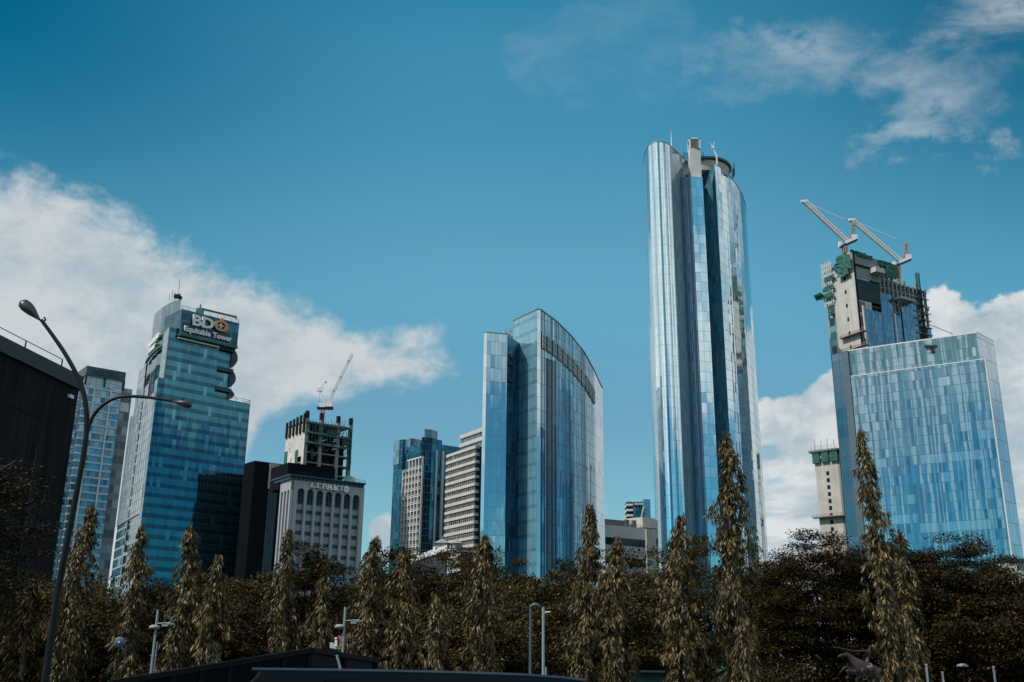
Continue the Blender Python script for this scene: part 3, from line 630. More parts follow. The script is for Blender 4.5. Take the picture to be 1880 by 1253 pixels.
# =================================================================== concrete frame tower under construction + its crane
def frame_tower():
    A = atY(562, 772, 500); H = A.z; F = Face(A, ang(A, 52, 80)); L = F.uz(645.5, 786)[0]; G2 = Face(A, ang(A, -38, 60)); L2 = G2.uz(526.5, 792)[0]
    t = thing('unfinished_tower', 'unfinished concrete frame tower with green netting, behind the LEPANTO building', 'tower under construction', (A.x, A.y, 0))
    fh = 5.1; z0 = 60
    m = MB(); z = H
    deck = []
    k = 0
    while z > z0:
        m.prism([xy(F.p(0, 0)), xy(F.p(L, 0)), xy(F.p(L, 0, -L2)), xy(G2.p(L2, 0))], z - (0.5 if k else 0.35), z); k += 1; z -= fh
    m.build('floor_slabs', M['concrete_grey'], t)
    for i, f in enumerate((0.0, 0.31, 0.68, 0.96)):
        m = MB(); F.box(m, L * f, L * f + 1.7, z0, H + 4.2, -1.6, 0.12); m.build('column', M['concrete_grey'], t)
        m = MB(); F.box(m, L * f - 0.1, L * f + 1.4, H + 1.4, H + 5.0, -1.4, 0.3); m.build('column_formwork', M['darksteel'], t)
    m = MB(); F.box(m, 2, L - 2, z0, H - 5.5, -L2 * .85, -3.0); F.box(m, L * .3, L * .6, H - 9, H - 1, -L2 * .7, -L2 * .35); m.build('core_dark_fill', M['void'], t)  # near-black lift core widened to stand in for shade between the floor slabs
    # left wall: pale infill with holes
    m = MB(); rng = random.Random(3); n = 6; z = H - 1.2; r_ = 0
    cw = L2 / 9.0
    while z > z0:
        for c in range(9):
            hole = (r_ > 2 and c in (1, 2) and rng.random() < .75) or (r_ > 3 and c in (6, 7))
            if r_ <= 1 and c > 6 and rng.random() < .3: hole = True
            if not hole: G2.box(m, cw * c, cw * (c + 1), z - fh, z, -0.6, 0.1)
            else: G2.box(m, cw * c, cw * (c + 1), z - 1.2, z, -0.6, 0.1)
        z -= fh; r_ += 1
    m.build('infill_wall', basic('pale_blockwork', (0.56, 0.54, 0.52), 0.85, var=0.3, sc=0.25, streak=0.3), t)
    for k in range(6):
        m = MB(); u = 1 + (L2 - 2) * k / 5.0; G2.box(m, u - 0.7, u + 0.7, H - 6, H + 3.6 - k * 0.3, 0.1, 0.9); m.build('column_formwork', M['darksteel'], t)
    for k in range(5):
        m = MB(); u = rng.uniform(1, L2 - 3); zz = H - rng.uniform(6, 20); G2.box(m, u, u + 0.5, zz, zz + 0.7, 0.05, 0.25); m.build('opening', M['void'], t)
    # green nets and scaffold beams at the top storeys
    m = MB()
    for r_ in range(3):
        zz = H - 1.0 - r_ * fh; m.bar(F.p(0, zz, 0.8), F.p(L, zz - 0.3, 0.8), 0.8, 0.5)
    for k in range(60):
        u = rng.uniform(0, L); zz = H - rng.uniform(0, 3) * fh; m.bar(F.p(u, zz, 0.6), F.p(u + rng.uniform(-2.5, 2.5), zz + rng.uniform(1.2, 4), 0.2), 0.22)
    for k in range(16): u = L * k / 15; m.bar(F.p(u, H - fh * 2.2, 0.9), F.p(u, H + 1.2, 0.9), 0.18)
    m.build('scaffolding', M['teal_steel'], t)
    for (u, zz, w, h) in ((L * .14, H - 19, 3.2, 5), (L * .97, H - 22, 1.2, 20), (L * .5, H - 7, 7, 3), (L * .8, H - 10, 6, 3.5)):
        m = MB(); nu, nz = 6, 6; vs = [F.p(u + w * i / nu * (0.7 + 0.3 * math.sin(j * 1.3 + u)), zz + h * j / nz, 0.5 + 0.3 * math.sin(i * 2.1 + j)) for j in range(nz + 1) for i in range(nu + 1)]
        m.add(vs, [(j * (nu + 1) + i, j * (nu + 1) + i + 1, (j + 1) * (nu + 1) + i + 1, (j + 1) * (nu + 1) + i) for j in range(nz) for i in range(nu)]); o = m.build('safety_net', M['net'], t); 
        md = o.modifiers.new('s', 'SOLIDIFY'); md.thickness = 0.08
    for (u, zz, w, h) in ((L2 * .28, H - 22, 3.0, 8), (L2 * .85, H - 21, 3.0, 8)):
        m = MB(); G2.box(m, u, u + w, zz, zz + h, 0.2, 0.35); m.build('safety_net', M['net'], t)
    m = MB()
    for k in range(7): u = rng.uniform(L * .3, L * .95); zz = H - rng.uniform(6, 14); m.bar(F.p(u, zz, 0.7), F.p(u + 2.6, zz + 1.0, 0.7), 0.45, 0.3)
    m.build('formwork_prop', M['white'], t)
    # crane
    c = F.p(L * 0.50, H - 3, -8); Yc = c.y
    cr = thing('tower_crane', 'crane on the unfinished frame behind the LEPANTO building, jib raised to the right', 'crane', c)
    top = atY(603, 752, Yc)
    m = MB(); lattice(m, c, (c.x, Yc, top.z), 1.7, 9, 0.32); m.build('mast', M['cranered'], cr)
    X = Vector((c.x, Yc, top.z))
    l0 = atY(583, 748, Yc); r0 = atY(612, 744, Yc)
    m = MB(); m.bar(Vector((l0.x, Yc, top.z + 0.6)), Vector((r0.x, Yc, top.z + 0.6)), 2.4, 1.3); m.build('machinery_deck', M['darksteel'], cr)
    m = MB(); m.bar(Vector((l0.x + 1, Yc - 1.3, top.z + 2.0)), Vector((r0.x - 4, Yc - 1.3, top.z + 2.0)), 0.3, 2.2); m.box((r0.x - 2, Yc, top.z + 2.7), (3.4, 2.6, 3.0)); m.build('cab', M['cranewhite'], cr)
    m = MB(); j0 = atY(602, 741, Yc); j1 = atY(647, 650, Yc); lattice(m, j0, j1, 1.0, 22, 0.2); m.build('jib', M['cranewhite'], cr)
    for f in (0.25, 0.52, 0.85):
        m = MB(); m.box(Vector(j0).lerp(j1, f), (0.9, 0.9, 0.9)); m.build('jib_joint', M['cranered'], cr)
    m = MB(); a0 = atY(596, 741, Yc); a1 = atY(587, 716, Yc); m.bar(a0, a1, 0.5); m.bar(atY(598, 741, Yc), a1, 0.3); m.box(a1, (2.8, 1.2, 1.8)); m.build('back_frame', M['cranewhite'], cr)
    m = MB(); m.bar(a1, atY(598, 702, Yc), 0.14); m.bar(a1, atY(586, 744, Yc), 0.12); m.box(atY(598, 702, Yc), (0.7, 0.7, 0.9)); m.bar(j1, j1 - Vector((0, 0, 14)), 0.06); m.build('cable', M['steel'], cr)
frame_tower()
# =================================================================== hotel: glass corner shafts and white window grid
def hotel():
    A = atY(775.5, 838, 520); HG = A.z; F = Face(A, ang(A, -38, 60)); L = F.uz(740.5, 852.5)[0]    # white grid facade runs left
    t = thing('building', 'building with white window grid between tall blue glass shafts, left of the banded office block', 'building', (A.x, A.y, 0))
    blue = curtain('deep_blue_glass', (0.035, 0.14, 0.19), pw=1.6, fh=3.6, lw=0.10, lh=0.22, line=(0.05, 0.14, 0.18), var=0.45, jit=0.03, wav=0.02, rough=0.08)
    clear = curtain('clear_glass_box', (0.26, 0.36, 0.38), pw=2.0, fh=3.6, lw=0.25, lh=0.3, line=(0.10, 0.22, 0.26), var=0.4, jit=0.02, metal=0.6, rough=0.15)
    G2 = Face(A, ang(A, 54, 80))
    uC, _ = G2.uz(800, 850); uR, zR = G2.uz(821, 857)
    b0 = F.p(L + 10, 0, -1)
    MB().prism([xy(F.p(0, 0, -0.8)), xy(F.p(L, 0, -0.8)), xy(F.p(L, 0, -26)), xy(F.p(0, 0, -26))], 0, HG + 4).build('glazed_body', blue, t)
    # white grid
    nb, fh = 6, 3.6; m = MB(); bw = L / nb
    for i in range(nb + 1): u = bw * i; F.box(m, u - 0.32, u + 0.32, 0, HG - (0 if i < 5 else 5), -0.8, 0.25)
    z = HG - 6
    F.box(m, -0.3, L * 0.78, HG - 0.7, HG, -0.8, 0.35)
    while z > 15: F.box(m, 0, L, z, z + 0.42, -0.8, 0.1); F.box(m, 0, L, z + 1.0, z + 1.25, -0.8, 0.0); z -= fh
    m.build('window_grid', M['white'], t)
    # glass shaft left, shaft right (corner) with clear tops, and the side block
    zt = atY(748, 808.6, F.p(L + 3, 0).y).z
    D = F.n
    m = MB(); c0 = F.p(L + 0.3, 0, 0.6); m.obox(c0, F.u * 8.5, -D * 14, (0, 0, zt)); m.build('glass_shaft', blue, t)
    m = MB(); F.box(m, L + 3.2, L + 9.0, zt - 13, zt + 0.2, -9, 0.9); F.box(m, L - 4.5, L + 2.7, zt - 13, zt, -12, -1.0); m.build('glass_lantern', clear, t)
    zt2 = atY(788, 788, A.y).z
    cor = MB(); cor.prism([xy(F.p(0.2, 0, 0.6)), xy(G2.p(uC * 0.55, 0, 1.5)), xy(G2.p(uC * 1.0, 0, 0)), xy(G2.p(uC, 0, -10)), xy(F.p(0.2, 0, -12))], 0, HG + 10); cor.build('glass_shaft', blue, t)
    m = MB(); m.prism([xy(F.p(-0.5, 0, -0.5)), xy(G2.p(uC * 0.55, 0, 1)), xy(G2.p(uC * 0.96, 0, 0)), xy(G2.p(uC * 0.96, 0, -9)), xy(F.p(0.2, 0, -9))], HG + 10, zt2 - 7); m.build('glass_shaft', blue, t)
    m = MB(); m.prism([xy(F.p(-0.5, 0, -0.5)), xy(G2.p(uC * 0.55, 0, 1)), xy(G2.p(uC * 0.96, 0, 0)), xy(G2.p(uC * 0.96, 0, -9)), xy(F.p(0.2, 0, -9))], zt2 - 7, zt2); m.build('glass_lantern', clear, t)
    m = MB(); F.box(m, 3.0, L - 1, HG + 1, HG + 7.5, -3, -0.9); m.build('roof_screen', curtain('screen_glass', (0.05, 0.2, 0.28), pw=2.5, fh=3, lw=0.2, lh=0.3, var=0.5, jit=0.05), t)
    zz = G2.uz(806, 838)[1]
    u3 = G2.uz(833, 812)[0]
    MB().prism([xy(G2.p(uC - 1, 0, -1)), xy(G2.p(uR, 0, -1)), xy(G2.p(uR, 0, -26)), xy(G2.p(uC - 1, 0, -26))], 0, zz).build('side_block', curtain('navy_strip_glass', (0.015, 0.05, 0.085), pw=1.6, fh=3.6, lw=0.1, lh=0.3, line=(0.05, 0.10, 0.14), var=0.5, jit=0.02), t)
    for px in (799, 811):
        m = MB(); u = G2.uz(px, 850)[0]; G2.box(m, u, u + 1.1, 0, zz + 3, -1, 0.6); m.build('white_fin', M['white'], t)
    zt3 = G2.uz(812, 809)[1]
    m = MB(); m.prism([xy(G2.p(uC + 0.5, 0, -3)), xy(G2.p(uR - 3, 0, -3)), xy(G2.p(uR - 3, 0, -14)), xy(G2.p(uC + .5, 0, -14))], zz, zt3); m.build('glass_lantern', clear, t)
    m = MB(); m.prism([xy(G2.p(uR - 2.5, 0, -5)), xy(G2.p(uR + 12, 0, -5)), xy(G2.p(uR + 12, 0, -20)), xy(G2.p(uR - 2.5, 0, -20))], zz - 20, zt3 - 1); m.build('glass_shaft', blue, t)
hotel()

# =================================================================== banded office block
def banded():
    A = atY(873.8, 818, 470); H = A.z; F = Face(A, ang(A, -32, 60)); L = F.uz(820.5, 839)[0]
    t = thing('building', 'office block with broad white bands between window ribbons, left of the pale glass towers', 'building', (A.x, A.y, 0))
    fh = 4.0; fl = Face(A, ang(A, 58, 40)); u9 = fl.uz(884, 824)[0] + 4
    MB().prism([xy(F.p(0, 0, -0.5)), xy(F.p(L, 0, -0.5)), xy(F.p(L, 0, -24)), xy(F.p(-3, 0, -24))], 0, H - 0.3).build('core_wall', M['darkglass'], t)
    gm = curtain('ribbon_glass', (0.10, 0.13, 0.145), pw=1.9, fh=fh, lw=0.28, lh=0.1, line=(0.35, 0.36, 0.36), var=0.5, jit=0.025, metal=0.5, blind=(0.25, (0.22, 0.25, 0.26)))
    zs = []; z = F.uz(873.8, 834)[1]; h0 = H - z
    step = F.uz(873.8, 834)[1] - F.uz(873.8, 847.5)[1]
    z = H; k = 0
    while z > 18:
        m = MB(); F.box(m, -0.2, L + .1, z - step * 0.40, z, -2, 0.4); fl.box(m, 0.3, 1.5, z - step * 0.40, z, -2, 0.4); m.build('white_band', M['offwhite'], t)
        m = MB(); F.box(m, 0, L, z - step, z - step * 0.40, -1, 0.0); m.build('window_ribbon', gm, t)
        z -= step; k += 1
    m = MB(); fl.box(m, 1.2, u9 + 6, 0, H - 0.2, -20, -0.6); m.build('corner_glazing', curtain('corner_blue', (0.03, 0.10, 0.14), pw=3, fh=step, lw=0.25, lh=1.2, line=(0.22, 0.25, 0.27), var=0.4, jit=0.02), t)
    # set-back upper storeys
    B = F.p(-2, 0, -10); F2 = Face(B, ang(B, -32, 60)); 
    uu = F2.uz(845, 808)[0]; ur = F2.uz(884, 786)[0]; zt = F2.uz(884, 786)[1]
    m = MB(); F2.box(m, ur - 4, uu, H - 1, zt, -14, -0.3); m.build('upper_storeys', gm, t)
    for z_ in (zt, zt - step * 1.25):
        m = MB(); F2.box(m, ur - 4, uu, z_ - step * 0.55, z_, -2, 0.3); m.build('white_band', M['offwhite'], t)
banded()

# =================================================================== pale twin glass tower, centre
M['lattice'] = basic('pale_lattice', (0.46, 0.52, 0.55), 0.6, var=0.1)
def centre_tower():
    t = thing('glass_tower', 'pale blue glass tower with sharp corner and curved right flank, mid skyline', 'glass tower', (atY(989, 569, 430).x, 430, 0))
    gl = curtain('pale_glass', (0.42, 0.59, 0.66), pw=1.75, fh=6.0, lw=0.09, lh=0.15, line=(0.08, 0.18, 0.24), var=0.05, colvar=0.02, jit=0.010, cjit=0.012, wav=0.016, rough=0.04, metal=0.9)
    gr = curtain('reflection_stripe_glass', (0.24, 0.42, 0.50), pw=1.1, fh=6.0, lw=0.16, lh=0.22, line=(0.03, 0.08, 0.13), var=0.1, colvar=0.30, jit=0.006, cjit=0.022, wav=0.020, rough=0.05, metal=0.88, stripes=(1.7, 0.42, (0.06, 0.17, 0.26)))  # dark stripes in the tint imitate reflections on the flank
    wh = curtain('pale_edge_glass', (0.66, 0.74, 0.78), pw=1.6, fh=6.0, lw=0.05, lh=0.12, line=(0.35, 0.45, 0.5), var=0.08, jit=0.01, wav=0.01, rough=0.08, metal=0.8)
    # main body
    A = atY(986, 569, 430); H = A.z; B = atY(992.7, 569.5, 431)
    Lf = atZ(942.3, 589.6, H)
    right = [(993, 569.6, 431), (1022, 591, 440), (1050, 619, 452), (1073, 648, 465), (1091, 681, 479)]
    Rp = [atY(*q) for q in right]; Re = atY(1106, 714, 494)
    P = [Lf, A, B]
    # front-left pane wall + corner strip
    w1 = MB(); w1.prism([xy(Lf), xy(A), (A.x + 6, A.y + 30), (Lf.x + 3, Lf.y + 22)], 0, H); w1.build('front_wall', curtain('front_glass', (0.20, 0.40, 0.50), pw=1.75, fh=6.0, lw=0.09, lh=0.15, line=(0.07, 0.18, 0.25), var=0.08, colvar=0.05, metal=0.45, rough=0.12, jit=0.03, wav=0.04, band=(0.25, (0.13, 0.30, 0.40))), t)
    w2 = MB(); w2.prism([xy(A + Vector((0.05, 0, 0))), xy(B), (B.x, B.y + 20), (A.x + 0.3, A.y + 20)], 0, [H + 0.05] * 4); w2.build('corner_strip', wh, t)
    w3 = MB(); pts = [xy(p) for p in Rp]; zs_ = [p.z for p in Rp]
    inner = [(x - 18, y + 26) for x, y in pts[::-1]]
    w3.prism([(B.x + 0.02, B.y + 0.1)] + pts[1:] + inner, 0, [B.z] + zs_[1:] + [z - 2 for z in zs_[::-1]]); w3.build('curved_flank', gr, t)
    w4 = MB(); w4.prism([xy(Rp[-1]), xy(Re), (Re.x - 22, Re.y + 20), (Rp[-1].x - 18, Rp[-1].y + 26)], 0, [Rp[-1].z, Re.z, Re.z - 2, Rp[-1].z - 2]); w4.build('end_wall', wh, t)
    m = MB(); Fc = Face(Rp[0], Rp[1])
    for k in range(9):
        u = Fc.L * (0.34 + 0.62 * k / 9); Fc.box(m, u, u + Fc.L * 0.028, 0, Rp[1].z - 19, 0.0, 0.08)
    m.build('dark_strips', basic('maroon_navy_reflection', (0.05, 0.05, 0.085), 0.4, var=0.5, sc=0.4), t)  # thin dark strips stand in for stripes reflected in the flank
    # openings of the parapet band following the roof line
    for a, b in zip(Rp, Rp[1:]):
        a2, b2 = Vector((a.x, a.y, 0)), Vector((b.x, b.y, 0)); Fc = Face(a2, b2); n = 3
        for i in range(n):
            u0, u1 = Fc.L * (i + 0.12) / n, Fc.L * (i + 0.88) / n; f = (i + 0.5) / n; zt = a.z + (b.z - a.z) * f
            m = MB(); sl = (b.z - a.z) / Fc.L; du = u1 - u0
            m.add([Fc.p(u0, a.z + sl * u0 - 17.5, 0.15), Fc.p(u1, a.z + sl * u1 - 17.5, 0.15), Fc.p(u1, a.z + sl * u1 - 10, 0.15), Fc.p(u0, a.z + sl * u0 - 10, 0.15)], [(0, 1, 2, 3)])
            m.build('parapet_opening', basic('parapet_sky_tint', (0.13, 0.25, 0.32), 0.4, var=0.2), t)  # sky seen through the openings is put into the panel colour
            m = MB()
            for k in range(4):
                uu = u0 + du * (k + 0.5) / 4; m.bar(Fc.p(uu, a.z + sl * uu - 17.3, 0.4), Fc.p(uu, a.z + sl * uu - 10.2, 0.4), du * 0.10)
            for k in (0.2, 0.5, 0.8): m.bar(Fc.p(u0 + .1, a.z + sl * u0 - 17.5 + 7.5 * k, 0.5), Fc.p(u1 - .1, a.z + sl * u1 - 17.5 + 7.5 * k, 0.5), 0.35, 0.35)
            m.build('parapet_grille', M['lattice'], t)
    m = MB(); top = [Lf, A, B] + Rp[1:] + [Re]
    for a, b in zip(top, top[1:]): m.bar(a + Vector((0, 0, 0.25)), b + Vector((0, 0, 0.25)), 0.5, 0.5)
    m.build('roof_trim', M['steel'], t)
    # slim left wing
    a = atY(888.6, 611, 428); H2 = a.z; b = atY(894.5, 611, 427.5); c = atZ(931.5, 614.8, H2); d = atZ(941.5, 621, H2)
    m = MB(); m.prism([xy(a), xy(b), (b.x + 1, b.y + 20), (a.x + 1, a.y + 20)], 0, H2 + 0.06); m.build('wing_edge_strip', wh, t)
    m = MB(); m.prism([(b.x + .05, b.y + .05), xy(c), (c.x, c.y + 22), (b.x + 1, b.y + 24)], 0, H2); m.build('wing_wall', gl, t)
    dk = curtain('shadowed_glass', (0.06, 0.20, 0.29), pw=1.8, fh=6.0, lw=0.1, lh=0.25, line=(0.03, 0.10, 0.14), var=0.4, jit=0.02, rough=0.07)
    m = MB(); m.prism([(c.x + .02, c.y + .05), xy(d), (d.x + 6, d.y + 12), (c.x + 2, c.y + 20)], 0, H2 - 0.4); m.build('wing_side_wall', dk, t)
    Fd = Face(c, d); m = MB()
    for zz, s in ((H2 - 10, 1.0), (H2 - 13.5, 1.0), (H2 - 21, 1.0)): Fd.box(m, Fd.L * 0.25, Fd.L * 0.95, zz, zz + 1.6, 0.1, 0.9)
    m.build('side_sign', M['sign_blue'], t)
    m = MB(); m.tube([Vector((a.x, a.y, H2)), Vector((a.x, a.y, H2 + 0.5))], 0.3, 5)
    for a_, b_ in ((a, b), (b, c), (c, d)): m.bar(a_ + Vector((0, 0, 0.2)), b_ + Vector((0, 0, 0.2)), 0.4)
    m.build('roof_trim', M['steel'], t)
centre_tower()

# =================================================================== tallest tower
def tall_tower():
    base = atY(1290, 600, 490)
    t = thing('skyscraper', 'tallest tower, a rounded silvery glass skyscraper with a white shaft and roof ring', 'skyscraper', (base.x, base.y, 0))
    S = atY(1207, 261, 470); H = S.z
    gl = curtain('silver_glass', (0.62, 0.75, 0.80), pw=1.25, fh=5.2, lw=0.10, lh=0.2, line=(0.12, 0.22, 0.28), var=0.07, jit=0.010, cjit=0.012, wav=0.018, rough=0.04, metal=0.92)
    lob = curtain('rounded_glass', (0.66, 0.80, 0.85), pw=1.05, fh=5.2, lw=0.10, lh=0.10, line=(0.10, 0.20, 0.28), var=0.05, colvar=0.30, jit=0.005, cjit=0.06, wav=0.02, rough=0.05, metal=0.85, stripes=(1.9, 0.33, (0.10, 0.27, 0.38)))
    fin = curtain('dark_strips', (0.07, 0.16, 0.25), pw=0.95, fh=5.2, lw=0.30, lh=0.08, line=(0.035, 0.022, 0.045), var=0.2, colvar=0.5, jit=0.006, cjit=0.02, rough=0.15, metal=0.5)
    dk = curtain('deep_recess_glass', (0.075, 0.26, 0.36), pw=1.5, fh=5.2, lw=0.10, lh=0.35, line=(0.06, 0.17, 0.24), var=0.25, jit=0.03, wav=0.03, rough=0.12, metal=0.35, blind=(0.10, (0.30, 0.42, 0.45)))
    lt = curtain('column_glass', (0.68, 0.82, 0.86), pw=2.7, fh=5.2, lw=0.10, lh=0.14, line=(0.16, 0.27, 0.33), var=0.08, jit=0.012, cjit=0.01, wav=0.03, rough=0.04, metal=0.92)
    # left lobe: rounded nose
    lobe = [(1181.5, 300), (1182, 290), (1185, 278), (1190, 269), (1197, 263.3), (1206, 261), (1215, 261.2), (1223, 263), (1229.5, 267)]
    LP = [atZ(x, y, H) for x, y in lobe]
    C1 = atZ(1269, 304, H)
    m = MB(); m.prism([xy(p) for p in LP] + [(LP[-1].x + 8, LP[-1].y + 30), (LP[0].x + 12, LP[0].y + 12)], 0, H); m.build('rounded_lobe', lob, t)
    m = MB(); m.prism([(LP[-1].x + .03, LP[-1].y + .03), xy(C1), (C1.x + 4, C1.y + 20), (LP[-1].x + 8, LP[-1].y + 28)], 0, H - 0.05); m.build('flat_wall', curtain('satin_glass', (0.36, 0.48, 0.54), pw=2.6, fh=5.2, lw=0.22, lh=0.12, line=(0.14, 0.24, 0.30), var=0.10, colvar=0.10, metal=0.6, rough=0.14, jit=0.015), t)
    # central column with dark fins on its left face
    Yc = 480
    c1 = atY(1268, 324, Yc); H2 = c1.z; c2 = atY(1289.5, 321.5, Yc + 1); W = Face(LP[-1], C1); q = W.pxy(1249, 332)
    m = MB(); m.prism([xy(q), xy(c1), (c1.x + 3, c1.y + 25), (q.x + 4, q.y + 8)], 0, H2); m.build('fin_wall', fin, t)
    m = MB(); m.prism([(c1.x + .03, c1.y), xy(c2), (c2.x + 2.0, c2.y + 30), (c1.x + 3, c1.y + 30)], 0, H2 + 0.03); m.build('column_wall', lt, t)
    s0 = atY(1267.5, 300, Yc + 1.5); s1 = atY(1287, 300, Yc + 2.5); zt = atY(1276, 273, Yc + 2).z; zt2 = atY(1275, 254, Yc + 2).z
    m = MB(); m.prism([xy(s0), xy(s1), (s1.x, s1.y + 6), (s0.x, s0.y + 6)], H2 - 1, zt); m.build('white_shaft', M['white'], t)
    m = MB(); w = s1.x - s0.x
    for x in (s0.x, s1.x - 0.7):
        for y in (0, 5.3): m.obox((x, s0.y + y + 0.1, zt), (0.7, 0, 0), (0, 0.7, 0), (0, 0, zt2 - zt))
    m.obox((s0.x, s0.y + .1, zt2 - 0.7), (w, 0, 0), (0, 6, 0), (0, 0, 0.7)); m.build('lantern_frame', M['white'], t)
    m = MB(); m.obox((s0.x + .7, s0.y + .4, zt), (w - 1.4, 0, 0), (0, 5, 0), (0, 0, zt2 - zt - .7)); m.build('lantern_glazing', curtain('louvre_box', (0.10, 0.13, 0.13), pw=1.2, fh=1.5, lw=0.25, lh=0.25, line=(0.05, 0.08, 0.09), var=0.5, metal=0.3), t)
    # right body
    D0 = atZ(1289, 316, H); E = atZ(1312, 300, H)
    rt = [(1312, 300), (1322, 307.5), (1332, 316.5), (1342, 327), (1351, 338), (1358, 349), (1364, 361), (1368.5, 376), (1369.5, 392)]
    RP = [atZ(x, y, H) for x, y in rt]
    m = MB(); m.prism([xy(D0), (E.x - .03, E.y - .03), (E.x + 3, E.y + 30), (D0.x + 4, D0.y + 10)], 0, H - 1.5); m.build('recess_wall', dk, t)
    m = MB(); m.prism([xy(p) for p in RP] + [(RP[-1].x - 14, RP[-1].y + 6), (RP[0].x + 2, RP[0].y + 32)], 0, H); m.build('curved_wall', gl, t)
    rim = MB()
    for pa in (LP + [C1], [D0] + RP):
        for a, b in zip(pa, pa[1:]): rim.bar(a + Vector((0, 0, .15)), b + Vector((0, 0, .15)), 0.35)
    rim.build('roof_trim', M['steel'], t)
    # roof ring (helipad rim) and drum
    nr = atY(1300, 290.5, E.y + 1.5); zr = nr.z; ce = nr; rr = 15.5
    m = MB(); n = 40; cc = Vector((nr.x, nr.y + rr, zr))
    for i in range(n):
        a, b = R(-130) + R(150) * i / n, R(-130) + R(150) * (i + 1) / n; dr = lambda s, r_, z_: cc + Vector((math.cos(s) * r_, math.sin(s) * r_, z_))
        m.add([dr(a, rr, 0), dr(b, rr, 0), dr(b, rr, 1.2), dr(a, rr, 1.2), dr(a, rr - 3.5, 0), dr(b, rr - 3.5, 0), dr(b, rr - 3.5, 1.2), dr(a, rr - 3.5, 1.2)], [(0, 1, 2, 3), (5, 4, 7, 6), (4, 5, 1, 0), (3, 2, 6, 7)])
    m.build('roof_ring', M['sign_blue'], t)
    m = MB()
    for i in range(n):
        s = R(-22) + R(36) * i / n; p = cc + Vector((math.cos(s) * (rr + 1.5), math.sin(s) * (rr + 1.5), -3.0)); p2 = cc + Vector((math.cos(s) * (rr + 1.5), math.sin(s) * (rr + 1.5), 2.4)); (m.bar(p, p2, 0.2) if i % 4 == 0 else None)
        s2 = R(-22) + R(36) * (i + 1) / n
        for z in (-3.0, -1.0, 1.0, 2.4): m.bar(cc + Vector((math.cos(s) * (rr + 1.5), math.sin(s) * (rr + 1.5), z)), cc + Vector((math.cos(s2) * (rr + 1.5), math.sin(s2) * (rr + 1.5), z)), 0.16)
    m.build('ring_catwalk', M['darksteel'], t)
    m = MB(); m.lathe((cc.x, cc.y, H - 2), [(rr - 2.2, 0), (rr - 1.2, zr - H + 1.7)], 36); m.build('roof_drum', M['offwhite'], t)
    for x0, x1, hh in ((s0.x - 2.6, s0.x - .1, 3.2), (s1.x + .1, s1.x + 2.5, 4.6)):
        m = MB()
        for k in range(4): m.bar((x0, s0.y + 5, zt - 0.3 - k * hh / 3), (x1, s0.y + 5, zt - 0.3 - k * hh / 3), 0.22)
        for x in (x0, x1): m.bar((x, s0.y + 5, zt - hh - .4), (x, s0.y + 5, zt - 0.2), 0.22)
        m.build('maintenance_platform', M['darksteel'], t)
    m = MB(); p = atY(1233, 266, 478); q2 = atY(1233, 240, 478); m.tube([(p.x, 478, p.z - 3), (p.x, 478, (p.z + q2.z) / 2), (p.x, 478, q2.z)], [0.35, 0.25, 0.08], 6); m.build('antenna_mast', M['white'], t)
    m = MB(); Yd = E.y + 2; pts = [atY(1317, 304, Yd), atY(1315.5, 286, Yd), atY(1309, 272, Yd)]; m.tube(pts, [0.45, 0.4, 0.3], 6); e = pts[-1]
    m.bar(e, atY(1303, 262, Yd), 0.22); m.bar(e, atY(1311, 261, Yd), 0.3); m.box(e + Vector((0, 0, .4)), (1.3, 1.0, 1.6)); m.build('davit_arm', M['cranewhite'], t)
tall_tower()

